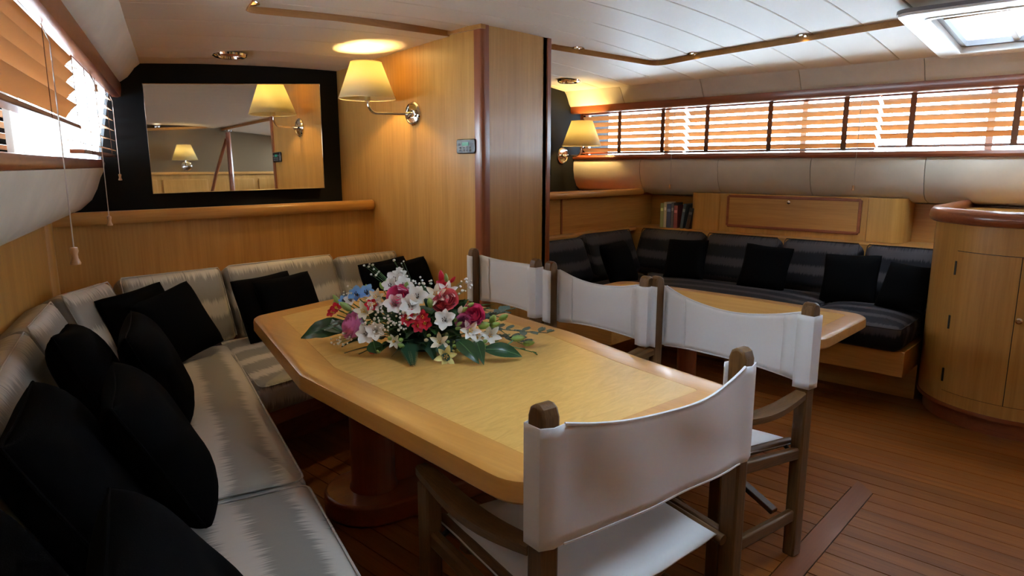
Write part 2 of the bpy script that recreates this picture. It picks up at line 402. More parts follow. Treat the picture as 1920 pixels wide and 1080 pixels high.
cl = struct(MB().grid([[(-1.4 + 7.0 * i / 20, AFT + 6.6 * j / 20, zo(-1.4 + 7.0 * i / 20, AFT + 6.6 * j / 20) + .075) for j in range(21)] for i in range(21)]).build('ceiling', M['ceil'], solid=.02))
cut(cl, cut_h, 'DIFFERENCE'); cut(cl, cut_h2, 'DIFFERENCE')
JY = [.94 + .283 * k for k in range(-11, 8)] + [3.23, 3.53, 3.85, 4.12, 4.36]
boards = [cl]
for a, b in zip(JY[:-1], JY[1:]):
    o = cboard(a, b, -1.3, 5.4, 0).build('ceiling_board', M['ceil'], cl); cut(o, cut_out, 'DIFFERENCE')
    if a < HATCH[3] and b > HATCH[2]: cut(o, cut_h, 'DIFFERENCE')
    boards.append(o)
    if a < 3.05:
        o = cboard(a, b, -.2, 4.6, .022).build('ceiling_board', M['ceil'], cl); cut(o, cut_in, 'INTERSECT')
        if a < HATCH[3] and b > HATCH[2]: cut(o, cut_h, 'DIFFERENCE'); cut(o, cut_h2, 'DIFFERENCE')
        boards.append(o)
for o in boards: apply_mods(o)
for o in list(boards[1:]):
    if len(o.data.polygons) == 0: bpy.data.objects.remove(o)
for c in (cut_out, cut_in, cut_h, cut_h2): bpy.data.objects.remove(c)
# wood lining of the light groove
mb = MB(); n = len(P_out)
for pts, lo, hi in ((P_out, -.002, .05), ):
    for i in range(n):
        a, b = pts[i], pts[(i + 1) % n]
        if a[1] <= AFT + .01 and b[1] <= AFT + .01: continue
        mb.add([(a[0], a[1], zo(*a) - .004), (b[0], b[1], zo(*b) - .004), (b[0], b[1], zo(*b) + .05), (a[0], a[1], zo(*a) + .05)], [(0, 1, 2, 3)])
mid = inset(P_out, .16)
for i in range(n):
    a, b, c, d = P_out[i], P_out[(i + 1) % n], mid[(i + 1) % n], mid[i]
    mb.add([(q[0], q[1], zo(*q) + .042) for q in (a, b, c, d)], [(0, 1, 2, 3)])
struct(mb.build('trim_1', M['beech_x'], smooth=0, solid=.006))

# ------------------------------------------------------------------ port hull side (left)
SA, SB = -2.6, 4.62
def hull_sweep(prof, s0=SA, s1=SB, k=10):
    return MB().sweep([[hp(s0 + (s1 - s0) * i / k, n_, z_) for n_, z_ in prof] for i in range(k + 1)])
wl = struct(hull_sweep([(-.385, 1.306), (-.388, 1.285), (-.405, 1.25), (-.425, 1.19), (-.455, 1.13), (-.51, 1.078), (-.60, 1.05), (-.74, 1.04), (-.78, 1.04), (-.78, 1.306)]).build('wall_left', M['liner'], smooth=50))
# padded strip between the window board and the ceiling
secs = []
for i in range(13):
    s = SA + (SB - SA) * i / 12; q = hp(s, -.165, 0); zt = zo(q.x, q.y)
    secs.append([hp(s, -.30, 1.772), hp(s, -.262, 1.785), hp(s, -.225, 1.815), hp(s, -.19, max(1.83, zt - .03)), hp(s, -.16, zt - .002), hp(s, -.15, zt + .02), hp(s, -.32, zt + .03)])
MB().sweep(secs).build('wall_left_upper', M['liner'], wl, smooth=50)
struct(hull_sweep([(-.31, 1.70), (-.285, 1.697), (-.268, 1.703), (-.262, 1.74), (-.262, 1.775), (-.31, 1.782)]).build('trim_2', M['cherry'], smooth=30))
struct(hull_sweep([(-.56, 1.306), (-.40, 1.304), (-.382, 1.308), (-.376, 1.33), (-.382, 1.350), (-.40, 1.354), (-.56, 1.356)]).build('trim_3', M['cherry'], smooth=40))
# port window: frame and panes behind the blinds
w1 = struct(hull_sweep([(-.575, 1.69), (-.545, 1.69), (-.545, 1.80), (-.575, 1.80)]).build('window_1', M['white']))
for s in (.9, 2.05, 3.2, 4.45):
    MB().bar(hp(s, -.56, 1.35), hp(s, -.56, 1.70), .03, .05, up=(N.x, N.y, 0)).build('window_post', M['white'], w1)
for a, b in ((.9, 2.05), (2.05, 3.2), (3.2, 4.45)):
    q = [hp(a + .02, -.56, 1.35), hp(b - .02, -.56, 1.35), hp(b - .02, -.56, 1.70), hp(a + .02, -.56, 1.70)]
    MB().add(q, [(0, 1, 2, 3)]).build('window_pane', M['glass'], w1, smooth=0)
hull_sweep([(-.59, 1.69), (-.53, 1.78), (-.30, 1.79), (-.30, 2.10), (-.9, 2.2), (-.9, 2.1)]).build('wall_left_deckhead', M['ceil'], wl, smooth=0)
hull_sweep([(-.59, 1.34), (-.40, 1.34), (-.40, 1.80), (-.59, 1.80)], SA, .9).build('wall_left_solid', M['liner'], wl)
# lower port wall behind the settee
o = MB().prism([hp(SA, -.60, 0).xy, hp(4.25, -.60, 0).xy, hp(4.25, -.70, 0).xy, hp(SA, -.70, 0).xy][::-1], 0, 1.06).build('wall_left_lower', M['beech'], wl)
hull_sweep([(-.82, -.02), (-.74, -.02), (-.74, 1.05), (-.82, 1.05)]).build('wall_left_planking', M['beech'], wl, smooth=0)
MB().lathe([(.055, .0), (.055, 1.055)], 20, Matrix.Translation((.80, 3.845, 0))).build('wall_left_corner_post', M['beech'], wl)

# ------------------------------------------------------------------ mirror bulkhead
def wpoly(pts, y0, y1, name, mat, parent=None, **k):
    """outline in the x-z plane, extruded from y0 to y1"""
    X = Matrix(((1, 0, 0, 0), (0, 0, 1, 0), (0, 1, 0, 0), (0, 0, 0, 1)))
    return MB().prism(pts, y0, y1, X).build(name, mat, parent, **k)
wf = struct(wpoly([(.72, 1.0), (XW + .05, 1.0), (XW + .05, 2.3), (1.30, 2.3), (1.30, 1.72), (1.225, 1.34), (.72, 1.25)], YB, YB + .06, 'wall_front', M['black']))
lw = bx(.70, XW + .05, YR + .02, YR + .05, 0, 1.075).build('wall_front_lower', M['beech'], wf)
bx(.70, XW + .03, YR, YB, 1.04, 1.062).build('wall_front_shelf', M['cherry'], wf)
secs = [[(x, YR + .03, 1.02), (x, YR - .012, 1.02), (x, YR - .018, 1.03), (x, YR - .018, 1.065), (x, YR - .008, 1.082), (x, YR + .012, 1.086), (x, YR + .03, 1.078)] for x in (.72, 1.2, 1.8, 2.4, XW - .04, XW - .015)]
secs.append([(XW - .002, p[1] * .5 + (YR + .006) * .5, 1.055 + (p[2] - 1.055) * .6) for p in secs[0]])
struct(MB().sweep(secs).build('trim_4', M['beech_x'], smooth=50))

# ------------------------------------------------------------------ centre partition with the lamp, and its pillar
wc = struct(MB().prism([(XW, YP + .03), (XW + .03, YP), (3.38, YP), (3.38, YP + .06), (XW + .06, YP + .06), (XW + .06, YB), (XW, YB)], 0, 2.22).build('wall_centre', M['beech'], smooth=0))
bx(3.32, 3.38, YP, YB, 0, 2.2).build('wall_centre_far_side', M['beech'], wc)
struct(MB().prism(round_poly([(XW - .010, YP + .05), (XW - .010, YP - .010), (XW + .052, YP - .010), (XW + .052, YP + .03), (XW + .03, YP + .05)], [0, .03, 0, 0, 0], 5)[::-1], 0, 2.115).build('trim_5', M['cherry_z']))
struct(bx(3.352, 3.392, YP - .008, YP + .05, 0, 2.13).build('trim_6', M['cherry_z'], bevel=.006))
secs = []
mb = MB()
mb.sweep([[(XW - .016, y, 2.075), (XW + .02, y, 2.075), (XW + .02, y, 2.2), (XW - .016, y, 2.2)] for y in (3.12, YP - .016)] )
mb.box((3.08, YP - .004, 2.152), (.64, .024, .075))
struct(mb.build('trim_7', M['beech_x'], smooth=0))

# ------------------------------------------------------------------ starboard hull side (right)
YF = 4.05
def ysweep(prof, y0=AFT, y1=YF, k=6): return MB().sweep([[(px, y0 + (y1 - y0) * i / k, pz) for px, pz in prof] for i in range(k + 1)])
wr = struct(ysweep([(5.30, 1.06), (5.62, 1.06), (5.62, 1.36), (5.30, 1.36)]).build('wall_right', M['liner'], smooth=0))
low = [(5.06, 1.372), (5.045, 1.345), (5.045, 1.28), (5.06, 1.20), (5.095, 1.13), (5.15, 1.09), (5.24, 1.07), (5.34, 1.07), (5.34, 1.372)]
up = [(5.03, 1.84), (4.985, 1.845), (4.965, 1.87), (4.945, 1.91), (4.925, 1.945), (4.90, 1.972), (4.885, 2.0), (5.1, 2.03)]
def ycast(px): a = YAW + math.atan((px - 960) / 1277.0); return 5.06 / math.tan(a)
for pts, nm, ss in ((low, 'lining_panel', (1200, 1346, 1520, 1735)), (up, 'lining_panel', (1175, 1320, 1498, 1722))):
    ys = [YF] + [5.05 / math.tan(YAW + math.atan((px - 960) / 1277.0)) for px in ss] + [-.6, AFT]
    for b, a in zip(ys[:-1], ys[1:]):
        secs = []
        for y, sc in ((a + .002, .985), (a + .012, 1), ((a + b) / 2, 1), (b - .012, 1), (b - .002, .985)):
            cx, cz = 5.2, (pts[0][1] + pts[-1][1]) / 2
            secs.append([(cx + (p - cx) * sc, y, cz + (q - cz) * sc) for p, q in pts])
        MB().sweep(secs).build(nm, M['liner'], wr, smooth=50)
struct(ysweep([(5.04, 1.782), (5.008, 1.782), (4.996, 1.79), (4.99, 1.815), (4.99, 1.845), (5.04, 1.85)]).build('trim_8', M['cherry_y']))
struct(ysweep([(5.30, 1.372), (5.055, 1.370), (5.035, 1.376), (5.028, 1.392), (5.035, 1.410), (5.055, 1.414), (5.30, 1.416)]).build('trim_9', M['cherry_y']))
w2 = struct(ysweep([(5.22, 1.78), (5.25, 1.78), (5.25, 1.84), (5.22, 1.84)]).build('window_2', M['white']))
for y in (-1.6, -.4, .75, 1.9, 3.05, 3.9): bx(5.22, 5.25, y - .02, y + .02, 1.41, 1.80).build('window_post', M['white'], w2)
for a, b in ((-1.6, -.4), (-.4, .75), (.75, 1.9), (1.9, 3.05), (3.05, 3.9)):
    MB().add([(5.235, a + .02, 1.41), (5.235, b - .02, 1.41), (5.235, b - .02, 1.80), (5.235, a + .02, 1.80)], [(0, 1, 2, 3)]).build('window_pane', M['glass'], w2, smooth=0)
ysweep([(5.02, 1.84), (5.30, 1.84), (5.6, 1.95), (5.6, 2.2), (5.4, 2.2), (5.1, 2.0)]).build('wall_right_deckhead', M['ceil'], wr, smooth=0)

# starboard forward bulkhead with rail and lower panelling
wb = struct(wpoly([(3.30, 1.0), (5.6, 1.0), (5.6, 2.2), (3.30, 2.2)], 3.92, 3.98, 'wall_back', M['black']))
bx(3.38, 5.35, 3.22, 3.25, 0, 1.09).build('wall_back_panel', M['beech_x'], wb)
bx(3.38, 5.3, 3.20, 3.93, 1.065, 1.085).build('wall_back_shelf', M['cherry'], wb)
bx(3.995, 4.012, 3.213, 3.225, .80, 1.07).build('wall_back_strip', M['cherry_z'], wb)
bx(3.38, 5.0, 3.12, 3.24, .775, .80).build('wall_back_ledge', M['beech_x'], wb, bevel=.005)
secs = [[(x, 3.25, 1.07), (x, 3.19, 1.07), (x, 3.184, 1.08), (x, 3.184, 1.105), (x, 3.194, 1.118), (x, 3.212, 1.122), (x, 3.25, 1.118)] for x in (3.38, 4.2, 5.1)]
struct(MB().sweep(secs).build('trim_10', M['beech_x'], smooth=50))

# ------------------------------------------------------------------ after end of the cabin (seen in the mirror)
wa = struct(bx(2.2, 5.6, AFT - .05, AFT, 1.42, 2.2).build('wall_aft', M['olive']))
bx(2.2, 5.6, AFT - .05, AFT + .02, 0, 1.40).build('wall_aft_lower', M['beech'], wa)
bx(-1.6, 2.2, AFT - .05, AFT, 0, 2.2).build('wall_aft_port', M['beech'], wa)
struct(bx(2.2, 5.6, AFT, AFT + .06, 1.39, 1.43).build('trim_11', M['beech_x'], bevel=.008))
for i, x in enumerate((2.35, 3.05, 3.75, 4.45)):
    d = struct(bx(x, x + .62, AFT + .02, AFT + .035, .82, 1.32).build('door_%d' % (i + 1), M['beech'], bevel=.004))
    MB().tube([(x + .2, AFT + .05, 1.1), (x + .42, AFT + .05, 1.1)], .01).build('door_handle', M['brass'], d)

# ------------------------------------------------------------------ settees: fixed bases
SZ = .40; ST = .135
t = empty('corner_settee_base', (1.2, 3.0, 0), 0, 'wooden plinth under the pale grey corner settee beside the long dining table', 'settee base')
def pz(o, t): o.parent = t; o.location = -Vector(t.location); return o
FY = 2.83
pz(MB().prism([sp(-1.5, -.5, 0).xy, sp(-1.5, .34, 0).xy, (sp(2.88, .34, 0).x, sp(2.88, .34, 0).y), (2.77, FY + .12), (2.77, 3.86), (.76, 3.86), sp(3.45, -.5, 0).xy], .19, SZ - ST).build('base_box', M['cherry'], bevel=.004), t)  # wood set darker to stand in for the shade under the table
pz(MB().prism([sp(-1.5, -.5, 0).xy, sp(-1.5, .14, 0).xy, sp(3.0, .14, 0).xy, (2.77, FY + .25), (2.77, 3.86), (.76, 3.86), sp(3.45, -.5, 0).xy], 0, .19).build('toe_kick', M['cherry'], smooth=0), t)
t2 = empty('dark_settee_base', (4.4, 1.5, 0), 0, 'beech plinth under the charcoal striped settee below the long window', 'settee base')
pz(MB().prism([(3.92, .815), (3.92, 2.32), (3.40, 2.32), (3.40, 3.10), (4.98, 3.10), (4.98, .815)][::-1], .205, .345).build('base_box', M['beech_y'], bevel=.004), t2)
pz(MB().prism([(4.25, .815), (4.25, 2.55), (3.40, 2.55), (3.40, 3.10), (4.98, 3.10), (4.98, .815)][::-1], 0, .205).build('toe_kick', M['beech_y'], smooth=0), t2)

# ------------------------------------------------------------------ cushions
def seat_cushion(pts, z0, T, r, mat, rz, name, label, group, puff=.022):
    """flat cushion on any outline; local X runs along the stripes"""
    c = sum((Vector(p) for p in pts), Vector((0, 0))) / len(pts)
    rot = Matrix.Rotation(-rz, 2); loc = [rot @ (Vector(p) - c) for p in pts]
    a = sum(loc[i].x * loc[(i + 1) % len(loc)].y - loc[(i + 1) % len(loc)].x * loc[i].y for i in range(len(loc)))
    if a < 0: loc = loc[::-1]
    base = round_poly(loc, .05, 5)
    # resample for smooth domes
    fine = []
    for i, p in enumerate(base):
        q = base[(i + 1) % len(base)]; k = max(1, int((q - p).length / .08))
        for j in range(k): fine.append(p + (q - p) * j / k)
    mb = MB(); secs = []; cen = sum(fine, Vector((0, 0))) / len(fine)
    for ins, z in ((r, 0), (r * .35, r * .35), (0, r), (.0, T - r), (r * .3, T - r * .3), (r, T)):
        secs.append([(p.x, p.y, z) for p in inset(fine, ins)] if ins else [(p.x, p.y, z) for p in fine])
    top = inset(fine, r)
    for s in (.9, .75, .55, .3, .06):
        secs.append([(cen.x + (p.x - cen.x) * s, cen.y + (p.y - cen.y) * s, T + puff * (1 - s ** 3)) for p in top])
    mb.sweep(secs)
    o = mb.build(name, mat, smooth=60); o.location = (c.x, c.y, z0); o.rotation_euler = (0, 0, rz)
    tag(o, label, 'cushion', group)
    e = inset(fine, r * .25); MB().tube([(p.x, p.y, T - r * .22) for p in e], .0035, 6, True).build('piping', mat, o)
    return o
AX = math.atan2(D2.y, D2.x)
g1 = 'pale grey settee seat cushions'; g2 = 'pale grey settee back cushions'; g3 = 'charcoal settee seat cushions'; g4 = 'charcoal settee back cushions'
def box_pts(s0, s1, n0, n1): return [sp(s0, n0, 0).xy, sp(s1, n0, 0).xy, sp(s1, n1, 0).xy, sp(s0, n1, 0).xy]
seat_cushion(box_pts(1.93, 3.70, -.28, .388), SZ - ST, ST, .035, M['silk'], AX, 'seat_cushion', 'long pale grey silk seat cushion on the side settee, reaching into its corner', g1)
seat_cushion(box_pts(.30, 1.915, -.28, .388), SZ - ST, ST, .035, M['silk'], AX, 'seat_cushion', 'pale grey silk seat cushion nearest the camera, beside the near end of the table', g1)
seat_cushion([sp(2.86, .396, 0).xy, (2.76, 2.80), (2.76, 3.50), (sp(3.60, .396, 0).x, 3.50)], SZ - ST, ST, .035, M['silk'], 0, 'seat_cushion', 'pale grey silk seat cushion below the mirror, behind the head of the table', g1)
def back_cushion(A, B, z0, Hh, T, lean, mat, label, group, r=.045, seed=0):
    A, B = Vector(A), Vector(B); X = Vector((B.x - A.x, B.y - A.y, 0)); L = X.length; X.normalize()
    Fv = X.cross(Vector((0, 0, 1))); ca, sa = math.cos(R(lean)), math.sin(R(lean))
    Y = Vector((0, 0, ca)) - Fv * sa; Z = Fv * ca + Vector((0, 0, sa))
    c = Vector(((A.x + B.x) / 2, (A.y + B.y) / 2, z0)) + Y * Hh / 2 - Z * T / 2
    o = cushion_mb(L - .008, Hh, T, r, .014, .004, seed).build('back_cushion', mat); weld(o)
    o.matrix_world = Matrix.Translation(c) @ Matrix((X, Y, Z)).transposed().to_4x4()
    tag(o, label, 'cushion', group)
    h = (L / 2 - .004 - r * .25, Hh / 2 - r * .25, T / 2 - r * .2)
    MB().tube([(a * h[0], b * h[1], h[2]) for a, b in ((-1, -.95), (-1, .9), (-.97, 1), (0, 1), (.97, 1), (1, .9), (1, -.95))], .0032, 6).build('piping', mat, o)
    return o
def bl(n, s): return sp(s, n, 0).xy
LN = 24
P_bb = (sp(1.30, -.18, 0).xy, sp(2.74, -.18, 0).xy)
back_cushion(sp(1.35, -.18, 0).xy, sp(2.74, -.18, 0).xy, SZ, .42, .15, LN, M['silk'], 'long pale grey back cushion under the side window, nearest the camera', g2, seed=1)
back_cushion(sp(2.755, -.18, 0).xy, sp(3.28, -.15, 0).xy, SZ, .42, .15, LN, M['silk'], 'short pale grey back cushion between the long one and the corner one', g2, seed=2)
back_cushion(sp(3.30, -.15, 0).xy, (1.13, 3.47), SZ, .42, .15, LN, M['silk'], 'angled pale grey back cushion set across the settee corner', g2, seed=3)
back_cushion((1.05, 3.475), (1.575, 3.475), SZ, .42, .15, LN, M['silk'], 'pale grey back cushion on the mirror side, next to the corner', g2, seed=4)
back_cushion((1.585, 3.465), (2.27, 3.465), SZ, .425, .15, LN, M['silk'], 'pale grey back cushion in the middle of the run below the mirror', g2, seed=5)
back_cushion((2.28, 3.475), (2.76, 3.475), SZ, .40, .15, LN, M['silk'], 'pale grey back cushion at the lamp wall end of the settee', g2, seed=6)
# ledge behind the backs
pz(MB().prism([(.76, 3.72), (2.77, 3.72), (2.77, 3.90), (.76, 3.90)], .60, .64).build('rear_ledge', M['beech_x']), t)
# starboard cushions
SZ2 = .48
sk = M['silk_dark']
seat_cushion([(3.86, .825), (3.86, 1.36), (4.66, 1.36), (4.66, .825)], .345, .135, .035, sk, R(90), 'seat_cushion', 'charcoal striped seat cushion beside the round fronted cabinet', g3)
seat_cushion([(3.86, 1.375), (3.86, 2.30), (4.66, 2.86), (4.66, 1.375)], .345, .135, .035, sk, R(90), 'seat_cushion', 'long charcoal striped seat cushion beneath the locker door', g3)
seat_cushion([(3.41, 2.32), (3.85, 2.32), (4.64, 2.87), (3.41, 2.87)], .345, .135, .035, sk, 0, 'seat_cushion', 'charcoal striped seat cushion on the short return beside the pillar', g3)
for i, (ya, yb, w) in enumerate(((3.02, 2.44, 'charcoal striped back cushion in the settee corner below the books'), (2.43, 1.85, 'charcoal striped back cushion below the far half of the locker door'),
                                 (1.84, 1.31, 'charcoal striped back cushion below the near half of the locker door'), (1.30, .70, 'charcoal striped back cushion partly hidden by the round cabinet'))):
    back_cushion((4.66, ya), (4.66, yb), SZ2, .375, .15, 23, sk, w, g4, r=.06, seed=10 + i)
back_cushion((3.41, 2.88), (4.02, 2.88), SZ2, .35, .15, 22, sk, 'charcoal striped back cushion on the return, next to the pillar', g4, r=.05, seed=20)
back_cushion((4.03, 2.88), (4.66, 2.88), SZ2, .37, .15, 22, sk, 'charcoal striped back cushion on the return, next to the settee corner', g4, r=.05, seed=21)

# ------------------------------------------------------------------ loose pillows
def pillow_mesh(s=.46, T=.085, seed=0):
    n = 18; mb = MB()
    for sg in (1, -1):
        G = []
        for i in range(n + 1):
            row = []
            for j in range(n + 1):
                u = math.sin((i / n - .5) * math.pi); v = math.sin((j / n - .5) * math.pi)
                k_ = 1 - .035 * (u * u * v * v) ** 3; x = k_ * u * s / 2 * (1 - .07 * (1 - v * v) * abs(u) ** 3); y = k_ * v * s / 2 * (1 - .07 * (1 - u * u) * abs(v) ** 3)
                z = sg * T * ((1 - u ** 4) * (1 - v ** 4)) ** .54
                w = noise.noise(Vector((x * 6 + seed * 3.1, y * 6, sg * 2.0))) * .012 * (1 - u ** 4) * (1 - v ** 4)
                row.append((x, y, z + w + noise.noise(Vector((x * 2 + seed, y * 2, 7))) * .02))
            G.append(row)
        mb.grid(G)
    return mb
pm_cache = [pillow_mesh(.46, .085, k) for k in range(3)]
gp = 'black scatter pillows on the pale settee'; gq = 'black scatter pillows on the charcoal settee'
def pillow(c, face, lean, spin, label, group, s=1.0, k=0, tabmat=None, thick=1.0):
    """centre, heading the face looks towards (degrees from +x), backward lean, spin in its own plane"""
    o = pm_cache[k % 3].build('pillow', M['velvet'], smooth=80); weld(o)
    Fv = Vector((math.cos(R(face)), math.sin(R(face)), 0)); up = Vector((0, 0, math.cos(R(lean)))) - Fv * math.sin(R(lean)); X = up.cross(Fv * math.cos(R(lean)) + Vector((0, 0, math.sin(R(lean))))); Z = X.cross(up)
    o.matrix_world = Matrix.Translation(c) @ Matrix((X, up, Z)).transposed().to_4x4() @ Matrix.Rotation(R(spin), 4, 'Z') @ Matrix.Diagonal((s, s, s * thick, 1))
    tag(o, label, 'pillow', group)
    seam = []
    for e in range(4):
        for q in range(8):
            tt = -1 + 2 * q / 8; u, v = [(tt, -1), (1, tt), (-tt, 1), (-1, -tt)][e]
            k_ = 1 - .035 * (u * u * v * v) ** 3; x = k_ * u * .23 * (1 - .07 * (1 - v * v) * abs(u) ** 3); y = k_ * v * .23 * (1 - .07 * (1 - u * u) * abs(v) ** 3)
            seam.append((x, y, noise.noise(Vector((x * 2 + k % 3, y * 2, 7))) * .02))
    MB().tube(seam, .004, 6, True).build('seam', M['velvet'], o)
    return o
pillow((1.07, 3.38, .585), -78, 22, 8, 'black pillow at the settee corner, behind its pair', gp, s=.74, k=0)
pillow((1.175, 3.26, .58), -75, 26, 12, 'black pillow at the settee corner, overlapping the one behind it', gp, s=.76, k=1)
pillow((1.69, 3.36, .575), -86, 22, 3, 'black pillow of the middle pair below the mirror, rear one', gp, s=.76, k=2)
pillow((1.775, 3.28, .575), -88, 25, 4, 'black pillow of the middle pair below the mirror, front one', gp, s=.76, k=0)
pillow((2.49, 3.36, .57), -88, 22, 3, 'black pillow by the lamp wall, set to the side of its pair', gp, s=.8, k=1)
pillow((2.57, 3.26, .57), -92, 25, 4, 'black pillow by the lamp wall, behind the flowers', gp, s=.8, k=2)
pillow((.63, 2.48, .60), -18, 26, -6, 'black pillow on the side settee, leaning on the short back cushion', gp, s=.95, k=0)
pillow((.82, 2.50, .60), -20, 22, 2, 'black pillow on the side settee, front row, nearest the corner', gp, s=.87, k=1)
pillow((.385, 1.74, .575), -18, 27, 0, 'black pillow on the side settee, leaning on the long back cushion', gp, s=1.04, k=2)
pillow((.60, 1.86, .585), -20, 28, 2, 'black pillow on the side settee, in the middle of the front row', gp, s=.92, k=0)
pillow((.15, 1.26, .56), -18, 28, 0, 'black pillow on the side settee, rear one at the bottom edge', gp, s=.95, k=1)
pillow((.36, 1.07, .56), -18, 30, 0, 'black pillow on the side settee, nearest the camera', gp, s=.95, k=2)
pillow((4.03, 2.70, .625), -92, 24, 3, 'black pillow on the return of the charcoal settee', gq, s=.70, k=0)
pillow((4.52, 2.44, .625), 185, 22, 2, 'black pillow in the corner of the charcoal settee below the books', gq, s=.70, k=1)
pillow((4.50, 1.83, .625), 183, 22, -3, 'black pillow below the middle of the locker door', gq, s=.72, k=2)
pillow((4.45, 1.27, .62), 178, 24, 4, 'black pillow in front of the gap between the two near charcoal back cushions', gq, s=.72, k=0)
pillow((4.34, .93, .625), 168, 26, -3, 'black pillow half hidden by the round cabinet', gq, s=.62, k=1)

# ------------------------------------------------------------------ dining table
TZ = .72
tp = [(.875, .79), (1.70, .70), (1.79, 1.10), (1.90, 1.45), (2.005, 2.02), (1.93, 2.72), (1.215, 2.575), (.955, 1.745)]
tr = [.10, .10, .6, .6, .35, .12, .09, .10]
T = empty('dining_table', (1.45, 1.75, 0), 0, 'long faceted dining table with maple inlay and honey coloured border under the flowers', 'table')
def loc2(pts, o): return [Vector(p) - Vector((o.location.x, o.location.y)) for p in pts]
def table_top(T, pts, rad, z, th, bw, m_edge, m_in, nseg):
    lp = loc2(pts, T); out = round_poly(lp, rad, 8); inr = round_poly(inset(lp, bw), [max(.02, q - bw) for q in rad], 8)
    fine = []; base = []
    for i, p in enumerate(out):
        q = out[(i + 1) % len(out)]; k = max(1, int((q - p).length / .12)); pb, qb = inr[i], inr[(i + 1) % len(inr)]
        for j in range(k): fine.append(p + (q - p) * j / k); base.append(pb + (qb - pb) * j / k)
    secs = []
    r = .014
    for i in range(len(fine)):
        o, b = fine[i], base[i]; d = (o - b).normalized()
        def P(dist, zz): q = o - d * dist; return (q.x, q.y, zz)
        secs.append([(b.x, b.y, z), P(r * 1.6, z), P(r * .7, z - r * .15), P(r * .2, z - r * .5), P(0, z - r * 1.2), P(0, z - th + .008), P(.008, z - th), (b.x, b.y, z - th)])
    n = len(fine); cuts = sorted(set(int(n * k / nseg) for k in range(nseg)))
    # put board joints at the outline's corners
    cuts = []
    for p in loc2(pts, T): cuts.append(min(range(n), key=lambda i: (fine[i] - p).length))
    cuts = sorted(set(cuts))
    for a, b in zip(cuts, cuts[1:] + [cuts[0] + n]):
        MB().sweep([secs[i % n] for i in range(a, b + 1)]).build('border_board', m_edge, T, smooth=30)
    MB().prism([(p.x, p.y) for p in inset(inr, .0008)], z - th + .01, z - .0002).build('inlay', m_in, T, smooth=0)
table_top(T, tp, tr, TZ, .058, .105, M['table_edge'], M['burl'], 8)
mb = MB(); st = []
def stadium(cx, cy, L, Wd, ang, n=10):
    o = []
    for sg in (1, -1):
        for k in range(n + 1):
            a = -math.pi / 2 + math.pi * k / n; x = sg * L / 2 + sg * math.cos(a) * Wd / 2; y = sg * math.sin(a) * Wd / 2
            o.append((cx + x * math.cos(ang) - y * math.sin(ang), cy + x * math.sin(ang) + y * math.cos(ang)))
    return o
pc = Vector((1.62, 2.03)); pl_ = pc - Vector((T.location.x, T.location.y)); pa = R(-12)
MB().prism(stadium(pl_.x, pl_.y, .42, .36, pa), 0, .085).build('plinth', M['cherry'], T, bevel=.012, seg=3)
for sg in (-1, 1):
    MB().lathe([(.095, .08), (.085, .11), (.085, .62), (.10, .662)], 24, Matrix.Translation((pl_.x + sg * .20 * math.cos(pa), pl_.y + sg * .20 * math.sin(pa), 0))).build('column', M['cherry_z'], T)
MB().box((0, 0, .37), (.26, .05, .58), Matrix.Translation((pl_.x, pl_.y, 0)) @ Matrix.Rotation(pa, 4, 'Z')).build('column_panel', M['cherry_z'], T)
# coffee table on the starboard side
T2 = empty('side_table', (3.0, 1.6, 0), 0, 'lower beech table with rounded corners in front of the charcoal settee', 'table')
table_top(T2, [(2.66, .84), (3.30, .83), (3.34, 1.4), (3.34, 2.2), (2.70, 2.2), (2.62, 1.5)], [.12, .12, .5, .12, .12, .5], .65, .05, .085, M['beech_y'], M['beech_y2'], 6)
MB().lathe([(.20, 0), (.20, .05), (.185, .065), (.06, .075), (.05, .10), (.05, .55), (.10, .60)], 28, Matrix.Translation((.12, .05, 0))).build('pedestal', M['cherry_z'], T2)

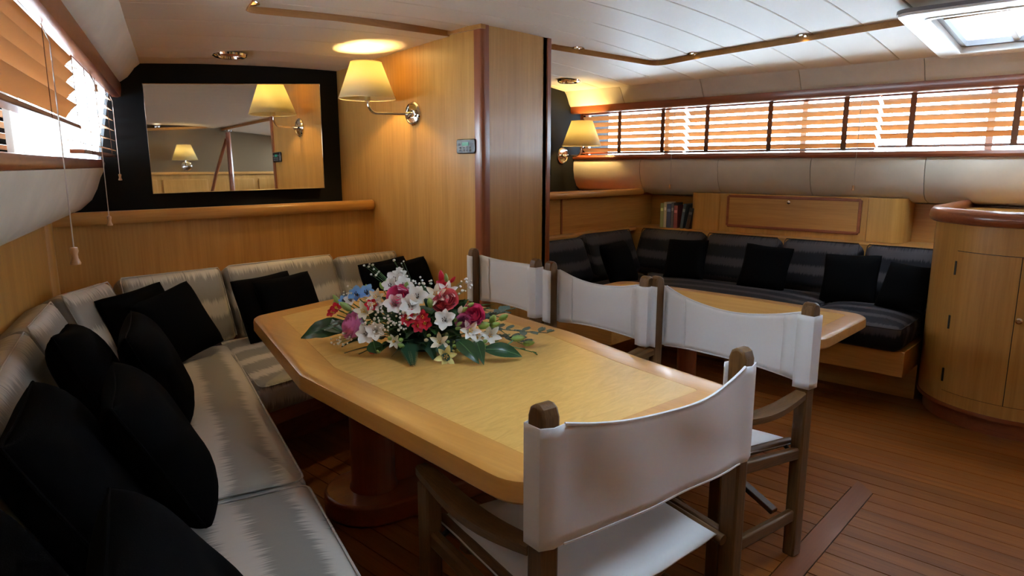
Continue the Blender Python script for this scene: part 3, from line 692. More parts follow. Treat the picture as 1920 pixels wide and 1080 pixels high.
# ------------------------------------------------------------------ director's chairs
def chair(A, B, label, depth=.43, sag=.045, bow=.03, name='director_chair', seed=0, canvas_mat='canvas', hem=True):
    """A and B: feet of the two rear posts, left then right as the sitter sees them"""
    A, B = Vector(A), Vector(B); c = (A + B) / 2; X = (B - A); Wd = X.length; X.normalize(); rz = math.atan2(X.y, X.x)
    t = empty(name, (c.x, c.y, 0), rz, label, 'chair', 'white canvas folding chairs round the dining table')
    h = Wd / 2; PT = .048; PD = .042     # posts: width along Y, thickness along X
    y0, y1 = 0.0, depth
    for sg in (-1, 1):
        x = sg * h
        # rear post with rounded top
        prof = [(-PT / 2, 0), (PT / 2, 0), (PT / 2, .86), (PT * .36, .878), (PT * .12, .885), (-PT * .12, .885), (-PT * .36, .878), (-PT / 2, .86)]
        Xm = Matrix(((0, 0, 1, x), (1, 0, 0, y0), (0, 1, 0, 0), (0, 0, 0, 1)))
        MB().prism(prof, -PD / 2, PD / 2, Xm).build('rear_post', M['dark_teak'], t, bevel=.006)
        bx(x - PD / 2, x + PD / 2, y1 - PT / 2, y1 + PT / 2, 0, .556).build('front_leg', M['dark_teak'], t, bevel=.005)
        # arm: a flat board that dips behind the middle and widens to the front
        secs = []
        for k in range(13):
            u = k / 12; y = y0 + PT / 2 + (y1 + .035 - y0 - PT / 2) * u
            z = .580 - .018 * math.sin(math.pi * min(1, u * 1.15)) ; w = .042 + .016 * math.sin(math.pi * u) ; cx = x + sg * (.010 * math.sin(math.pi * u))
            if k == 12: w *= .8
            secs.append([(cx - w / 2, y, z - .012), (cx + w / 2, y, z - .012), (cx + w / 2, y, z + .007), (cx + w * .35, y, z + .012), (cx - w * .35, y, z + .012), (cx - w / 2, y, z + .007)])
        MB().sweep(secs).build('arm', M['dark_teak_y'], t, smooth=40)
        MB().bar((x, y0, .372), (x, y1, .418), .026, .040).build('seat_rail', M['dark_teak_y'], t, bevel=.007)
        MB().bar((x, y0, .150), (x, y1, .150), .024, .042).build('stretcher', M['dark_teak_y'], t, bevel=.007)
        xi = sg * (h - .045)
        MB().tube([(xi, -.01 + y0, .394), (xi, y1 + .015, .440)], .014, 12).build('seat_bar', M['dark_teak_y'], t)
        MB().tube([(xi, y0 + .03, .395), (x, y0 + .03, .372)], .007, 8).build('hinge', M['steel'], t)
        MB().tube([(xi, y1 - .03, .435), (x, y1 - .03, .412)], .007, 8).build('hinge', M['steel'], t)
    for k, y in enumerate((y0 + .06, y1 - .06)):
        for sg in (-1, 1):
            yy = y + sg * .012
            MB().bar((sg * (h - .05), yy, .395), (-sg * (h - .03), yy, .165), .018, .034, up=(0, 1, 0)).build('cross_leg', M['dark_teak_x'], t, bevel=.004)
        MB().tube([(0, y - .035, .28), (0, y + .035, .28)], .008, 8).build('pivot_bolt', M['steel'], t)
    # seat canvas over the two bars
    G = []; ns = 20
    for i in range(ns + 1):
        u = -1 + 2 * i / ns; row = []
        for j in range(11):
            y = y0 + .005 + (y1 - y0 - .0) * j / 10
            x = u * (h - .03)
            z = .421 - .020 * (1 - u * u) if abs(u) < .93 else .421 - .02 * (1 - .93 ** 2) - (abs(u) - .93) * .18
            z += .0035 * noise.noise(Vector((x * 9 + seed, y * 9, 0))) - .012 + .046 * (y - y0) / (y1 - y0)
            row.append((x, y, z))
        G.append(row)
    sc = MB().grid(G).build('seat_canvas', M[canvas_mat], t, solid=.004, smooth=60)
    # back canvas: a sleeve round each post and a slack sheet between them
    zb0, zb1 = .602, .846; G = []; nu, nv = 36, 12
    front = PT / 2 + .004
    outer = []
    for j in range(nv + 1):
        v = j / nv; row = []
        path = []
        rr = PD / 2 + .006
        # sleeve left: from the front of the left post round its outside and back to the rear face, then the sheet
        ring_l = [(-h + rr, front), (-h, front + .002), (-h - rr, front - .004), (-h - rr - .001, -front + .006), (-h, -front - .003), (-h + rr, -front - .001)]
        ring_r = [(-p, q) for p, q in ring_l][::-1]
        mid = []
        for i in range(1, nu):
            u = -1 + 2 * i / nu; e = 1 - u * u
            mid.append((u * (h - rr), -front - bow * e ** .9, e))
        z = zb0 + (zb1 - zb0) * v
        for p, q in ring_l: row.append((p, q + .0, z + .003 * noise.noise(Vector((p * 30, v * 3 + seed, q * 30)))))
        for p, q, e in mid:
            wr = .009 * noise.noise(Vector((p * 5 + seed, z * 7 + p * 4, 1.7))) * min(1, e * 3)
            zz = z - sag * e * v ** 1.2 * (1 + .25 * p / h) + .008 * e * (1 - v)
            row.append((p, q + wr, zz))
        for p, q in ring_r: row.append((p, q, z + .003 * noise.noise(Vector((p * 30, v * 3 + seed, q * 30)))))
        G.append(row)
    bc = MB().grid(G).build('back_canvas', M[canvas_mat], t, solid=.0035, smooth=70)
    # stitched overlap of each sleeve and turned hems
    for sg in (-1, 1):
        H = []
        for j in range(nv + 1):
            v = j / nv; row = []
            for i in range(6):
                u = sg * (1 - .30 * i / 5); e = 1 - u * u; p = u * (h - PD / 2 - .006)
                z = zb0 + .003 + (zb1 - zb0 - .006) * v - sag * e * v ** 1.2 * (1 + .25 * p / h) + .008 * e * (1 - v)
                row.append((p, -front - bow * e ** .9 + .0045 + .009 * noise.noise(Vector((p * 5 + seed, (zb0 + (zb1 - zb0) * v) * 7 + p * 4, 1.7))) * min(1, e * 3), z))
            H.append(row)
        MB().grid(H).build('sleeve_overlap', M['canvas_hem'], t, solid=.002, smooth=70)
    for jj, off in ((nv, .0), (0, .0)):
        pth = [(q[0], q[1], q[2] + off) for q in G[jj][5:-5]]
        MB().tube(pth, .0035, 6).build('hem', M['canvas_hem'], t)
    return t
def shift(P, Q, w):
    """keep the midpoint, set the spacing"""
    P, Q = Vector(P), Vector(Q); m = (P + Q) / 2; d = (Q - P).normalized() * w / 2; return (m - d, m + d)
chair((.91, .767), (1.534, .665), 'white canvas folding chair at the near table end, its back to the camera', seed=1, sag=.034, bow=.022)
chair((2.206, .737), (2.325, 1.376), 'white canvas folding chair nearest the floor hatch, first along the table side', seed=4, sag=.06, bow=.03)
chair((2.298, 1.406), (2.359, 1.954), 'white canvas folding chair in the middle of the three along the table side', seed=9, sag=.045, bow=.03)
chair((2.379, 2.063), (2.462, 2.576), 'white canvas folding chair farthest along the table side, next to the lamp wall', seed=14, sag=.012, bow=.02)

# ------------------------------------------------------------------ venetian blinds
def blind(name, origin, ang, L, ztop, zbot, pitch, tilt, tapes, label, group, side=1, slat_w=.056, cy=-.05, cords=()):
    """origin: plan point of the blind's left end as seen from inside; local X along, local Y outboard... side=+1 when the room lies towards -Y"""
    t = empty(name, (origin[0], origin[1], 0), ang, label, 'blind', group)
    bx(0, L, -.022, .022, ztop - .028, ztop).build('head_rail', M['cherry'], t, bevel=.004)
    w = slat_w; secs = []
    prof = [(-w / 2, -.0015), (0, .0025), (w / 2, -.0015), (w / 2, .0012), (0, .0052), (-w / 2, .0012)]
    ca, sa = math.cos(R(tilt)), math.sin(R(tilt))
    # inboard edge (local -Y) hangs lower
    rp = [(a * ca - b * sa, a * sa + b * ca) for a, b in prof]
    m = MB().sweep([[(.004, p, q) for p, q in rp], [(L * .5, p, q) for p, q in rp], [(L - .004, p, q) for p, q in rp]]).mesh('slat', M['slat'], 40)
    z = ztop - .028 - pitch * .62; first = None; zs = []
    while z > zbot + .018:
        o = bpy.data.objects.new('slat', m); COL.objects.link(o); o.parent = t; o.location = (0, 0, z); zs.append(z); z -= pitch
    bx(0, L, -.026, .026, zbot - .010, zbot + .006).build('bottom_rail', M['cherry'], t, bevel=.004)
    for x, wd in tapes:
        for y in (-.032,):
            MB().add([(x - wd / 2, y, ztop - .01), (x + wd / 2, y, ztop - .01), (x + wd / 2, y, zbot - .011), (x - wd / 2, y, zbot - .011)], [(0, 1, 2, 3)]).build('ladder_tape', M['cordd'], t, solid=.0015, smooth=0)
        for zz in zs: pass
    for x, zend, big in cords:
        MB().tube([(x, -.03, ztop - .03), (x + .002, cy, ztop - .09), (x + .004, cy, (ztop + zend) / 2), (x, cy, zend + .03)], .0018, 6).build('pull_cord', M['cord'], t)
        k = big
        MB().lathe([(.003 * k, .034 * k), (.0065 * k, .033 * k), (.0075 * k, .026 * k), (.0055 * k, .020 * k), (.0058 * k, .012 * k), (.0095 * k, .003 * k), (.009 * k, 0), (.002 * k, -.001 * k)], 14, Matrix.Translation((x, cy, zend))).build('tassel', M['tassel'], t)
    return t
ga = 'wooden venetian blinds'
aD = math.atan2(D.y, D.x)
def pblind(s0, s1, zb, tapes, label, cords, tilt=-50, pitch=.055):
    # looking outboard from inside the port side, left end is the after end
    a = hp(s0, -.345, 0)
    return blind('venetian_blind', (a.x, a.y), aD, s1 - s0, 1.745, zb, pitch, tilt, [(s - s0, .007) for s in tapes], label, ga, slat_w=.064, cords=[(s - s0, z, b) for s, z, b in cords])
pblind(.55, 3.03, 1.463, (1.2, 2.33, 2.90), 'wooden blind half raised at the near side window', ((2.30, 1.035, 1.5), ))
pblind(3.06, 4.44, 1.375, (3.25, 3.62, 4.15), 'wooden blind fully lowered at the side window next to the mirror', ((3.42, 1.06, 1.25), (4.25, 1.24, 1.0), (3.45, 1.63, .9)), 14)
def sy(px): return 5.10 / math.tan(YAW + math.atan((px - 960) / 1277.0))
def sblind(p0, p1, zb, tapes, label, cords, n=0):
    y0 = sy(p0) if p0 < 1900 else .02
    ya, yb = (3.86 if p0 < 1080 else sy(p0)), (sy(p1) if p1 < 1960 else .12)
    return blind('venetian_blind', (5.105, ya), -math.pi / 2, ya - yb, 1.80, zb, 0.056, -29, [(ya - sy(p), .034) for p in tapes], label, ga, slat_w=.066, cy=-.095, cords=[(ya - sy(p), z, b) for p, z, b in cords])
sblind(1060, 1281, 1.432, (1093, 1163, 1243), 'wooden blind behind the far wall lamp on the long window', ((1268, 1.13, 1.0), ))
sblind(1286, 1638, 1.432, (1325, 1441, 1580), 'wooden blind in the middle of the long window, over the locker', ((1611, 1.15, 1.0), ))
sblind(1643, 1990, 1.447, (1703, 1896), 'wooden blind above the round cabinet, hanging just clear of the sill', ())

# ------------------------------------------------------------------ mirror
def ray(px, py):
    cp, sp__ = math.cos(PITCH), math.sin(PITCH); sy_, cy_ = math.sin(YAW), math.cos(YAW)
    fw = Vector((sy_ * cp, cy_ * cp, -sp__)); rt = Vector((cy_, -sy_, 0)); return fw + rt * ((px - 960) / FPX) - rt.cross(fw) * ((py - 540) / FPX)
X = Matrix(((1, 0, 0, 0), (0, 0, -1, 0), (0, 1, 0, 0), (0, 0, 0, 1)))
# the plate is a shallow wedge: its face is turned a little towards the lamp wall side and leans forward
t = empty('wall_mirror', (2.06, YB, 1.15), 0, 'wide frameless wall mirror set in the black cloth bulkhead above the settee', 'mirror')
MN = Vector((-math.tan(R(3.3)), -1, math.tan(R(.95)))); MP = Vector((1.483, YB - .012, 1.15)); fr_ = []
for px, py in ((287, 363), (608, 352), (599, 158), (267, 157)):
    q = ray(px, py); o_ = Vector((0, 0, H_EYE)); fr_.append(o_ + q * ((MP - o_).dot(MN) / q.dot(MN)) - Vector(t.location))
MB().add([tuple(p) for p in fr_] + [(p.x, 0, p.z) for p in fr_], [(0, 1, 2, 3), (0, 4, 5, 1), (1, 5, 6, 2), (2, 6, 7, 3), (3, 7, 4, 0)]).build('mirror_plate', M['mirror'], t, smooth=0)
MB().tube([tuple(p + Vector((0, -.001, 0))) for p in fr_], .003, 6, True).build('bevelled_edge', M['chrome'], t)
t = empty('wall_mirror', (4.2, 3.916, 1.22), 0, 'dark framed mirror on the far bulkhead, mostly hidden by the pillar', 'mirror')
MB().prism([(-.80, .01), (.50, .01), (.49, .61), (-.80, .65)], 0, .006, X).build('mirror_plate', M['mirror'], t, smooth=0)
MB().tube([(-.80, -.006, .01), (.50, -.006, .01), (.49, -.006, .61), (-.80, -.006, .65)], .006, 6, True).build('frame', M['plastic'], t)

# ------------------------------------------------------------------ wall lamps
def sconce(loc, rz, label, reach=.36, swing=0, power=None):
    """origin on the wall; the arm runs along local -Y"""
    t = empty('wall_lamp', loc, rz, label, 'lamp', 'swing arm wall lamps')
    Xp = Matrix(((1, 0, 0, 0), (0, 0, -1, 0), (0, 1, 0, 0), (0, 0, 0, 1)))
    MB().lathe([(.074, 0), (.074, .010), (.066, .018), (.060, .019), (.056, .014), (.030, .016), (.026, .030), (.0, .032)], 32, Xp).build('wall_plate', M['chrome'], t)
    MB().lathe([(.016, .026), (.016, .05), (.010, .056)], 16, Xp @ Matrix.Translation((0, -.006, 0))).build('pivot', M['chrome'], t)
    t0_ = t; t = empty('swing_arm', (0, -.03, 0), R(-swing)); t.parent = t0_; t.location = (0, 0, 0)
    p = [(0, -.04, -.004)]; p += [(0, -(reach - .06) * k / 4, -.004) for k in range(1, 5)]
    for k in range(1, 9):
        a = math.pi / 2 * k / 8; p.append((0, -(reach - .06) - .055 * math.sin(a), -.004 + .055 * (1 - math.cos(a))))
    p.append((0, -reach + .004, .075))
    MB().tube(p, .0085, 12).build('arm', M['chrome'], t)
    o = MB().lathe([(.010, .066), (.020, .070), (.020, .115), (.026, .118), (.026, .128), (.014, .13), (.014, .15)], 20, Matrix.Translation((0, -reach, 0))).build('lamp_holder', M['chrome'], t)
    MB().lathe([(.004, .150), (.020, .165), (.026, .19), (.020, .215), (.004, .228)], 14, Matrix.Translation((0, -reach, 0))).build('bulb', M['bulb'], t)
    z0, z1 = .082, .296
    sh = MB().lathe([(.172, z0), (.093, z1)], 40, Matrix.Translation((0, -reach, 0)), caps=False).build('shade', M['shade'], t, solid=.0025)
    for r, z in ((.1725, z0), (.0935, z1)):
        MB().tube([(r * math.cos(a * math.pi / 20), -reach + r * math.sin(a * math.pi / 20), z) for a in range(40)], .0026, 6, True).build('shade_rim', M['shade'], sh)
    sp_ = MB()
    for k in range(3):
        a = 2 * math.pi * k / 3 + .3; sp_.tube([(.012 * math.cos(a), -reach + .012 * math.sin(a), .135), (.15 * math.cos(a), -reach + .15 * math.sin(a), .118)], .0016, 5)
    sp_.build('shade_carrier', M['chrome'], t)
    l = bpy.data.lights.new('lamp_glow', 'POINT'); l.energy = power or LAMP_W; l.color = (1, .70, .26); l.shadow_soft_size = .03
    lo = bpy.data.objects.new('lamp_glow', l); COL.objects.link(lo); lo.parent = t; lo.location = (0, -reach, .205)
    return t
LAMP_W = 34.0
sconce((XW, 3.445, 1.642), -math.pi / 2, 'lit wall lamp with cream cone shade on the beech wall beside the pillar', .29, 25)
sconce((4.875, 3.92, 1.408), 0, 'lit wall lamp with cream cone shade on the black bulkhead by the long window', .22)
sconce((3.40, AFT, 1.52), math.pi + .3, 'lit wall lamp on the rear wall, seen only in the mirror', .25, 0, 5.0)

# ------------------------------------------------------------------ ceiling fittings
def downlight(x, y, label, dz=.038, w=9.0, r=.042, group='small chrome downlights in the ceiling groove', lens='lens'):
    z = zo(x, y) + dz
    t = empty('downlight', (x, y, z), 0, label, 'ceiling light', group)
    MB().lathe([(r * .62, -.002), (r * .70, -.020), (r, -.022), (r * 1.04, -.014), (r * 1.04, .0), (r * .62, .0)], 28, caps=False).build('bezel', M['chrome'], t)
    MB().lathe([(r * .64, -.006), (r * .3, -.009), (.001, -.010)], 20).build('lens', M[lens], t)
    l = bpy.data.lights.new('downlight_beam', 'SPOT'); l.energy = w; l.color = (1, .82, .55); l.spot_size = R(120); l.spot_blend = .9; l.shadow_soft_size = .02
    lo = bpy.data.objects.new('downlight_beam', l); COL.objects.link(lo); lo.parent = t; lo.location = (0, 0, -.025)
    return t
def groove(i, u=.038):
    return None
downlight(1.475, 2.93, 'lit chrome downlight above the settee corner, at the ceiling edge')
downlight(3.72, 2.865, 'small chrome downlight nearest the pillar in the far ceiling groove', w=2, lens='dim')
downlight(4.28, 2.32, 'small chrome downlight in the middle of the ceiling groove by the long window', w=2, lens='dim')
downlight(4.165, 1.56, 'small chrome downlight closest to the roof hatch', w=2, lens='dim')
for i, x in enumerate((2.2, 3.0, 4.0)):
    downlight(x, AFT + .22, ('lit downlight near the rear wall, over the first door', 'lit downlight near the rear wall, over the middle doors', 'lit downlight near the rear wall, over the lamp')[i], dz=0.0, w=3, group='downlights at the rear wall')
def vent(x, y, label):
    z = zo(x, y); t = empty('ceiling_speaker', (x, y, z), 0, label, 'speaker', 'round ceiling rings')
    MB().lathe([(.062, -.004), (.066, -.017), (.080, -.020), (.094, -.012), (.098, .0), (.062, 0)], 36, caps=False).build('chrome_ring', M['chrome'], t)
    MB().lathe([(.064, -.003), (.03, -.006), (.0, -.006)], 28).build('grille', M['steel'], t)
    MB().tube([(-.06, 0, -.010), (.06, 0, -.010)], .004, 6).build('cross_bar', M['chrome'], t)
    return t
vent(1.86, 3.98, 'round chrome ceiling ring above the mirror')
vent(4.53, 3.58, 'round chrome ceiling ring above the far wall lamp')

# ------------------------------------------------------------------ roof hatch
def ring(o, i, z0, z1, ro, ri):
    a = round_poly(o, ro, 6); b = round_poly(i, ri, 6); n = len(a); mb = MB()
    vs = [(p.x, p.y, z0) for p in a] + [(p.x, p.y, z0) for p in b] + [(p.x, p.y, z1) for p in a] + [(p.x, p.y, z1) for p in b]
    fs = []
    for k in range(n):
        j = (k + 1) % n; fs += [(k, j, n + j, n + k), (2 * n + k, 3 * n + k, 3 * n + j, 2 * n + j), (k, 2 * n + k, 2 * n + j, j), (n + k, n + j, 3 * n + j, 3 * n + k)]
    return mb.add(vs, fs)
def rc(a, b, c, d): return [(a, c), (b, c), (b, d), (a, d)]
def hatch(rect, name, full=True):
    hx0, hx1, hy0, hy1 = rect
    w3 = struct(bpy.data.objects.new(name, None)); COL.objects.link(w3); w3.location = (hx0, hy0, zo(hx0, hy0))
    Lx, Ly = hx1 - hx0, hy1 - hy0
    slope = math.atan2(zo(hx1, 0) - zo(hx0, 0), Lx); w3.rotation_euler = (0, -slope, 0)
    ring(rc(0, Lx, 0, Ly), rc(.12, Lx - .12, .12, Ly - .12), -.030, -.006, .07, .03).build('hatch_trim', M['white'], w3, bevel=.006)
    ring(rc(-.006, Lx + .006, -.006, Ly + .006), rc(.02, Lx - .02, .02, Ly - .02), -.018, -.001, .075, .05).build('hatch_gasket', M['grey'], w3)
    ring(rc(.105, Lx - .105, .105, Ly - .105), rc(.125, Lx - .125, .125, Ly - .125), -.034, .20, .03, .03).build('hatch_coaming', M['white'], w3)
    ring(rc(.118, Lx - .118, .118, Ly - .118), rc(.150, Lx - .150, .150, Ly - .150), .00, .03, .02, .02).build('hatch_seal', M['grey'], w3)
    bx(.10, Lx - .10, .10, Ly - .10, .17, .178).build('window_pane', M['glass'], w3)
    if full: bx(.15, Lx - .15, Ly - .40, Ly - .37, .005, .03).build('hatch_screen_rail', M['white'], w3, bevel=.004)
    if not full: return
    o = MB()
    for k in range(12):
        y = .16 + (Ly - .56) * k / 12; o.add([(.15, y, .022), (Lx - .15, y, .022), (Lx - .15, y + (Ly - .56) / 24, .034), (.15, y + (Ly - .56) / 24, .034), (Lx - .15, y + (Ly - .56) / 12, .022), (.15, y + (Ly - .56) / 12, .022)], [(0, 1, 2, 3), (3, 2, 4, 5)])
    o.build('pleated_screen', M['frost'], w3, smooth=0)
hatch(HATCH, 'window_3')
hatch(ADDED_HATCH, 'added_skylight', False)  # added skylight, out of view, to light the chairs and table

# ------------------------------------------------------------------ climate control on the lamp wall
t = empty('wall_control_panel', (XW, 2.949, 1.430), -math.pi / 2, 'small black control panel with green display and keys beside the pillar', 'control panel')
Xp = Matrix(((1, 0, 0, 0), (0, 0, -1, 0), (0, 1, 0, 0), (0, 0, 0, 1)))
MB().prism([(p.x, p.y) for p in round_poly([(-.080, -.043), (.080, -.043), (.080, .043), (-.080, .043)], .016, 5)], 0, .020, Xp).build('housing', M['plastic'], t, bevel=.006, seg=3)
MB().box((.0, -.0205, .013), (.055, .003, .020)).build('display', M['lcd'], t)
for i in range(4):
    for j in range(2):
        MB().lathe([(.006, .0), (.006, .0035), (.004, .0045)], 10, Matrix.Translation((-.042 + .028 * i, -.019, -.008 - .016 * j)) @ Xp).build('key', M['button'], t)
for x in (-.052, .052): MB().box((x, -.0205, .012), (.018, .003, .014)).build('key', M['button'], t)

# ------------------------------------------------------------------ starboard lockers
t = empty('side_locker', (5.06, 1.9, .79), 0, 'beech locker with a framed drop door and rounded ends under the long window', 'locker')
def q(o): o.parent = t; o.location = -Vector(t.location); return o
LX = 5.06
prof = []
def arc(cx, cy, r, a0, a1, n=8): return [(cx + r * math.cos(R(a0 + (a1 - a0) * k / n)), cy + r * math.sin(R(a0 + (a1 - a0) * k / n))) for k in range(n + 1)]
body = [(5.34, 2.73)] + [(LX + .10, 2.73)][:0] + arc(LX + .10, 2.63, .10, 90, 180) + [(LX, 2.46), (LX + .012, 2.455), (LX + .012, 1.37), (LX, 1.365)] + arc(LX + .10, 1.24, .10, 180, 270) + [(5.34, 1.14)]
q(MB().prism(body, .80, 1.10).build('carcass', M['beech'], smooth=30))
fx = LX + .010
fr = [(fx, y, z) for y, z in ((1.42, .852), (2.385, .852), (2.385, 1.082), (1.42, 1.082))]
dr = q(bx(fx - .008, fx + .008, 1.425, 2.38, .856, 1.078).build('door', M['beech_y'], bevel=.003))
for a, b in zip(fr, fr[1:] + fr[:1]): MB().bar(a, b, .022, .022, up=(1, 0, 0)).build('door_frame', M['cherry_y'], dr, bevel=.005)
MB().lathe([(.006, 0), (.006, .014), (.013, .018), (.013, .024), (.006, .028)], 16, Matrix.Translation((fx - .006, 1.905, 1.050)) @ Matrix.Rotation(-math.pi / 2, 4, 'Y')).build('knob', M['chrome'], dr)
struct(bx(5.30, 5.34, AFT, 3.95, 0, 1.10).build('wall_right_lower', M['beech_y'])).parent = wr
sh = empty('locker_shelf', (5.06, 2.0, .79), 0, 'long beech ledge behind the charcoal back cushions, carrying the books', 'shelf')
o = bx(4.90, 5.33, .60, 3.24, .775, .798).build('board', M['beech_y'], sh, bevel=.005); o.location = -Vector(sh.location)
o = bx(4.895, 4.915, .60, 3.24, .60, .80).build('front_board', M['beech_y'], sh, bevel=.004); o.location = -Vector(sh.location)
bk = [(.032, .205, .15, (.30, .36, .16), 'green'), (.026, .215, .15, (.55, .52, .40), 'cream'), (.040, .200, .15, (.05, .07, .14), 'navy blue'), (.024, .212, .15, (.10, .10, .11), 'charcoal'), (.034, .19, .15, (.22, .06, .06), 'maroon'), (.028, .208, .15, (.06, .09, .12), 'slate blue'), (.034, .180, .15, (.035, .035, .04), 'black')]
y = 2.995
lab = ['green spined book at the left end of the shelf row', 'cream book second from the left on the shelf', 'thick navy book in the middle of the shelf row', 'thin charcoal book right of the navy one', 'maroon book on the locker shelf', 'slate blue book leaning near the locker end', 'short black book against the rounded locker end']
for i, (w, h, d, c, nm) in enumerate(bk):
    m = plain('book cover ' + nm, c, .5); pg = M.setdefault('pages', plain('book pages', (.62, .56, .45), .9))
    b = empty('book', (5.07, y - w / 2, .798), 0, lab[i], 'book', 'books on the locker shelf')
    lean = (0, 0, 0, 0, 0, .14, .20)[i]
    b.rotation_euler = (lean, 0, 0)
    MB().prism([(0, -w / 2), (d, -w / 2), (d, -w / 2 + .003), (.008, -w / 2 + .003), (.008, w / 2 - .003), (d, w / 2 - .003), (d, w / 2), (0, w / 2)][::-1], 0, h).build('cover', m, b, bevel=.0015)
    bx(.009, d - .004, -w / 2 + .0032, w / 2 - .0032, .004, h - .004).build('pages', pg, b)
    bx(-.0008, .002, -w / 2 + .004, w / 2 - .004, h * .68, h * .80).build('spine_band', plain('spine band ' + nm, tuple(min(1, k * 2.2 + .08) for k in c), .5), b)
    y -= w + .002 + (.022 if i in (4, 5) else 0)

# ------------------------------------------------------------------ round fronted cabinet
t = empty('round_cabinet', (4.33, .37, 0), 0, 'round fronted beech cabinet with a raised glossy rim by the charcoal settee', 'cabinet')
def cyl_pts(r, x1=.86, n=28): return [(x1, -r)] + [] + [(r * math.cos(R(270 - 180 * k / n)), r * math.sin(R(270 - 180 * k / n))) for k in range(n + 1)] + [(x1, r)]
MB().prism(cyl_pts(.41, .95), 0, .10).build('toe_kick', M['cherry_y'], t, smooth=30)
MB().prism(cyl_pts(.44, .95), .10, 1.035).build('body', M['beech'], t, smooth=30)
MB().prism(cyl_pts(.444, .95), .085, .104).build('base_moulding', M['cherry_y'], t, smooth=30)
def rim(r):
    return cyl_pts(r, .80)
secs = []
for x, y in cyl_pts(1.0, 1.0):
    pass
pr = [(.415, 1.03), (.455, 1.03), (.470, 1.038), (.476, 1.058), (.472, 1.085), (.458, 1.102), (.440, 1.106), (.424, 1.098), (.416, 1.080), (.412, 1.05)]
n = 40; secs = []
def sec(cx, cy, dx, dy): return [(cx + dx * r, cy + dy * r, z) for r, z in pr]
secs.append(sec(.95, 0, 0, -1))
for k in range(n + 1): a = R(270 - 180 * k / n); secs.append(sec(0, 0, math.cos(a), math.sin(a)))
secs.append(sec(.95, 0, 0, 1))
MB().sweep(secs).build('rim', M['cherry_y'], t, smooth=60)
MB().prism(cyl_pts(.42, .95), 1.03, 1.055).build('top', M['beech_y'], t, smooth=30)
def hit(px, py):
    cp, sp__ = math.cos(PITCH), math.sin(PITCH); sy_, cy_ = math.sin(YAW), math.cos(YAW)
    fw = Vector((sy_ * cp, cy_ * cp, -sp__)); rt = Vector((cy_, -sy_, 0)); dd = fw + rt * ((px - 960) / FPX) - rt.cross(fw) * ((py - 540) / FPX)
    d = Vector((dd.x, dd.y)).normalized(); c = Vector((4.33, .37)); b = d.dot(c); k = b - math.sqrt(max(0, .44 ** 2 - (c.length_squared - b * b))); h = d * k - c
    return math.degrees(math.atan2(h.y, h.x)) % 360
def skin(a0, a1, z0, z1, r0, r1, n=10):
    out = [(r1 * math.cos(R(a0 + (a1 - a0) * k / n)), r1 * math.sin(R(a0 + (a1 - a0) * k / n))) for k in range(n + 1)]; inn = [(r0 * math.cos(R(a0 + (a1 - a0) * k / n)), r0 * math.sin(R(a0 + (a1 - a0) * k / n))) for k in range(n + 1)]
    return MB().prism(out + inn[::-1], z0, z1)
a0, a1 = hit(1785, 570), hit(1904, 580)
a1b = a1 + (a1 - a0)
for A_, B_, hl in ((a0, a1, a0), (a1 + .5, min(a1b, 262), None)):
    d = skin(A_, B_, .17, .895, .436, .4445).build('door', M['beech'], t, smooth=20)
    skin(A_ - .35, B_ + .35, .167, .898, .435, .4412).build('door_gap', M['caulk'], d, smooth=20)
    if hl is not None:
        for z in (.25, .53, .81):
            MB().lathe([(.006, z - .035), (.006, z + .035)], 10, Matrix.Translation((0.444 * math.cos(R(A_)), 0.444 * math.sin(R(A_)), 0))).build('hinge', M['steel'], d)
    else:
        ak = A_ + 2.2; MB().lathe([(.007, 0), (.006, .012), (.014, .018), (.015, .026), (.008, .032)], 16, Matrix.Translation((0.444 * math.cos(R(ak)), 0.444 * math.sin(R(ak)), .60)) @ Matrix.Rotation(R(ak), 4, 'Z') @ Matrix.Rotation(math.pi / 2, 4, 'Y')).build('knob', M['chrome'], d)

# handrail post beside the cabinet, reflected in the mirror
t = empty('handrail_post', (3.62, -.9, 0), 0, 'turned wooden grab post with a slanted rail, seen only in the mirror', 'handrail')
MB().lathe([(.04, 0), (.032, .03), (.032, 1.93)], 20).build('post', M['cherry_z'], t)
MB().tube([(-.02, .0, 1.85), (-.10, -.30, 1.40), (-.18, -.60, .85)], .022, 12).build('rail', M['cherry_z'], t)

# ------------------------------------------------------------------ flower arrangement
leafm = lambda n, c, r=.4, t=.12: translucent(n, c, tuple(min(1, k * 1.6) for k in c), t, r, gloss=.15)
F = dict(
    dark=leafm('dark glossy leaf', (.022, .060, .020), .35), mid=leafm('mid green leaf', (.045, .12, .035)), fern=leafm('fern green', (.020, .060, .028), .5),
    euc=leafm('grey blue eucalyptus leaf', (.085, .125, .105), .55), bud=leafm('pale green bud', (.36, .52, .18), .45, .25), stem=plain('green stem', (.07, .17, .05), .5),
    white=leafm('white petal', (.88, .88, .85), .5, .14), cream=leafm('cream petal', (.86, .82, .66), .5, .14), yellow=leafm('pale yellow petal', (.80, .76, .32), .5, .3),
    pink=leafm('deep pink petal', (.78, .10, .27), .5, .2), mauve=leafm('mauve pink petal', (.70, .22, .42), .5, .2), coral=leafm('coral pink petal', (.80, .18, .22), .5, .2),
    red=leafm('crimson petal', (.50, .012, .035), .5, .2), blue=leafm('sky blue petal', (.20, .42, .82), .5, .3), gold=plain('golden anther', (.75, .45, .05), .6), anther=plain('dark anther', (.10, .06, .05), .7), foam=plain('dark floral foam', (.02, .05, .025), .9))
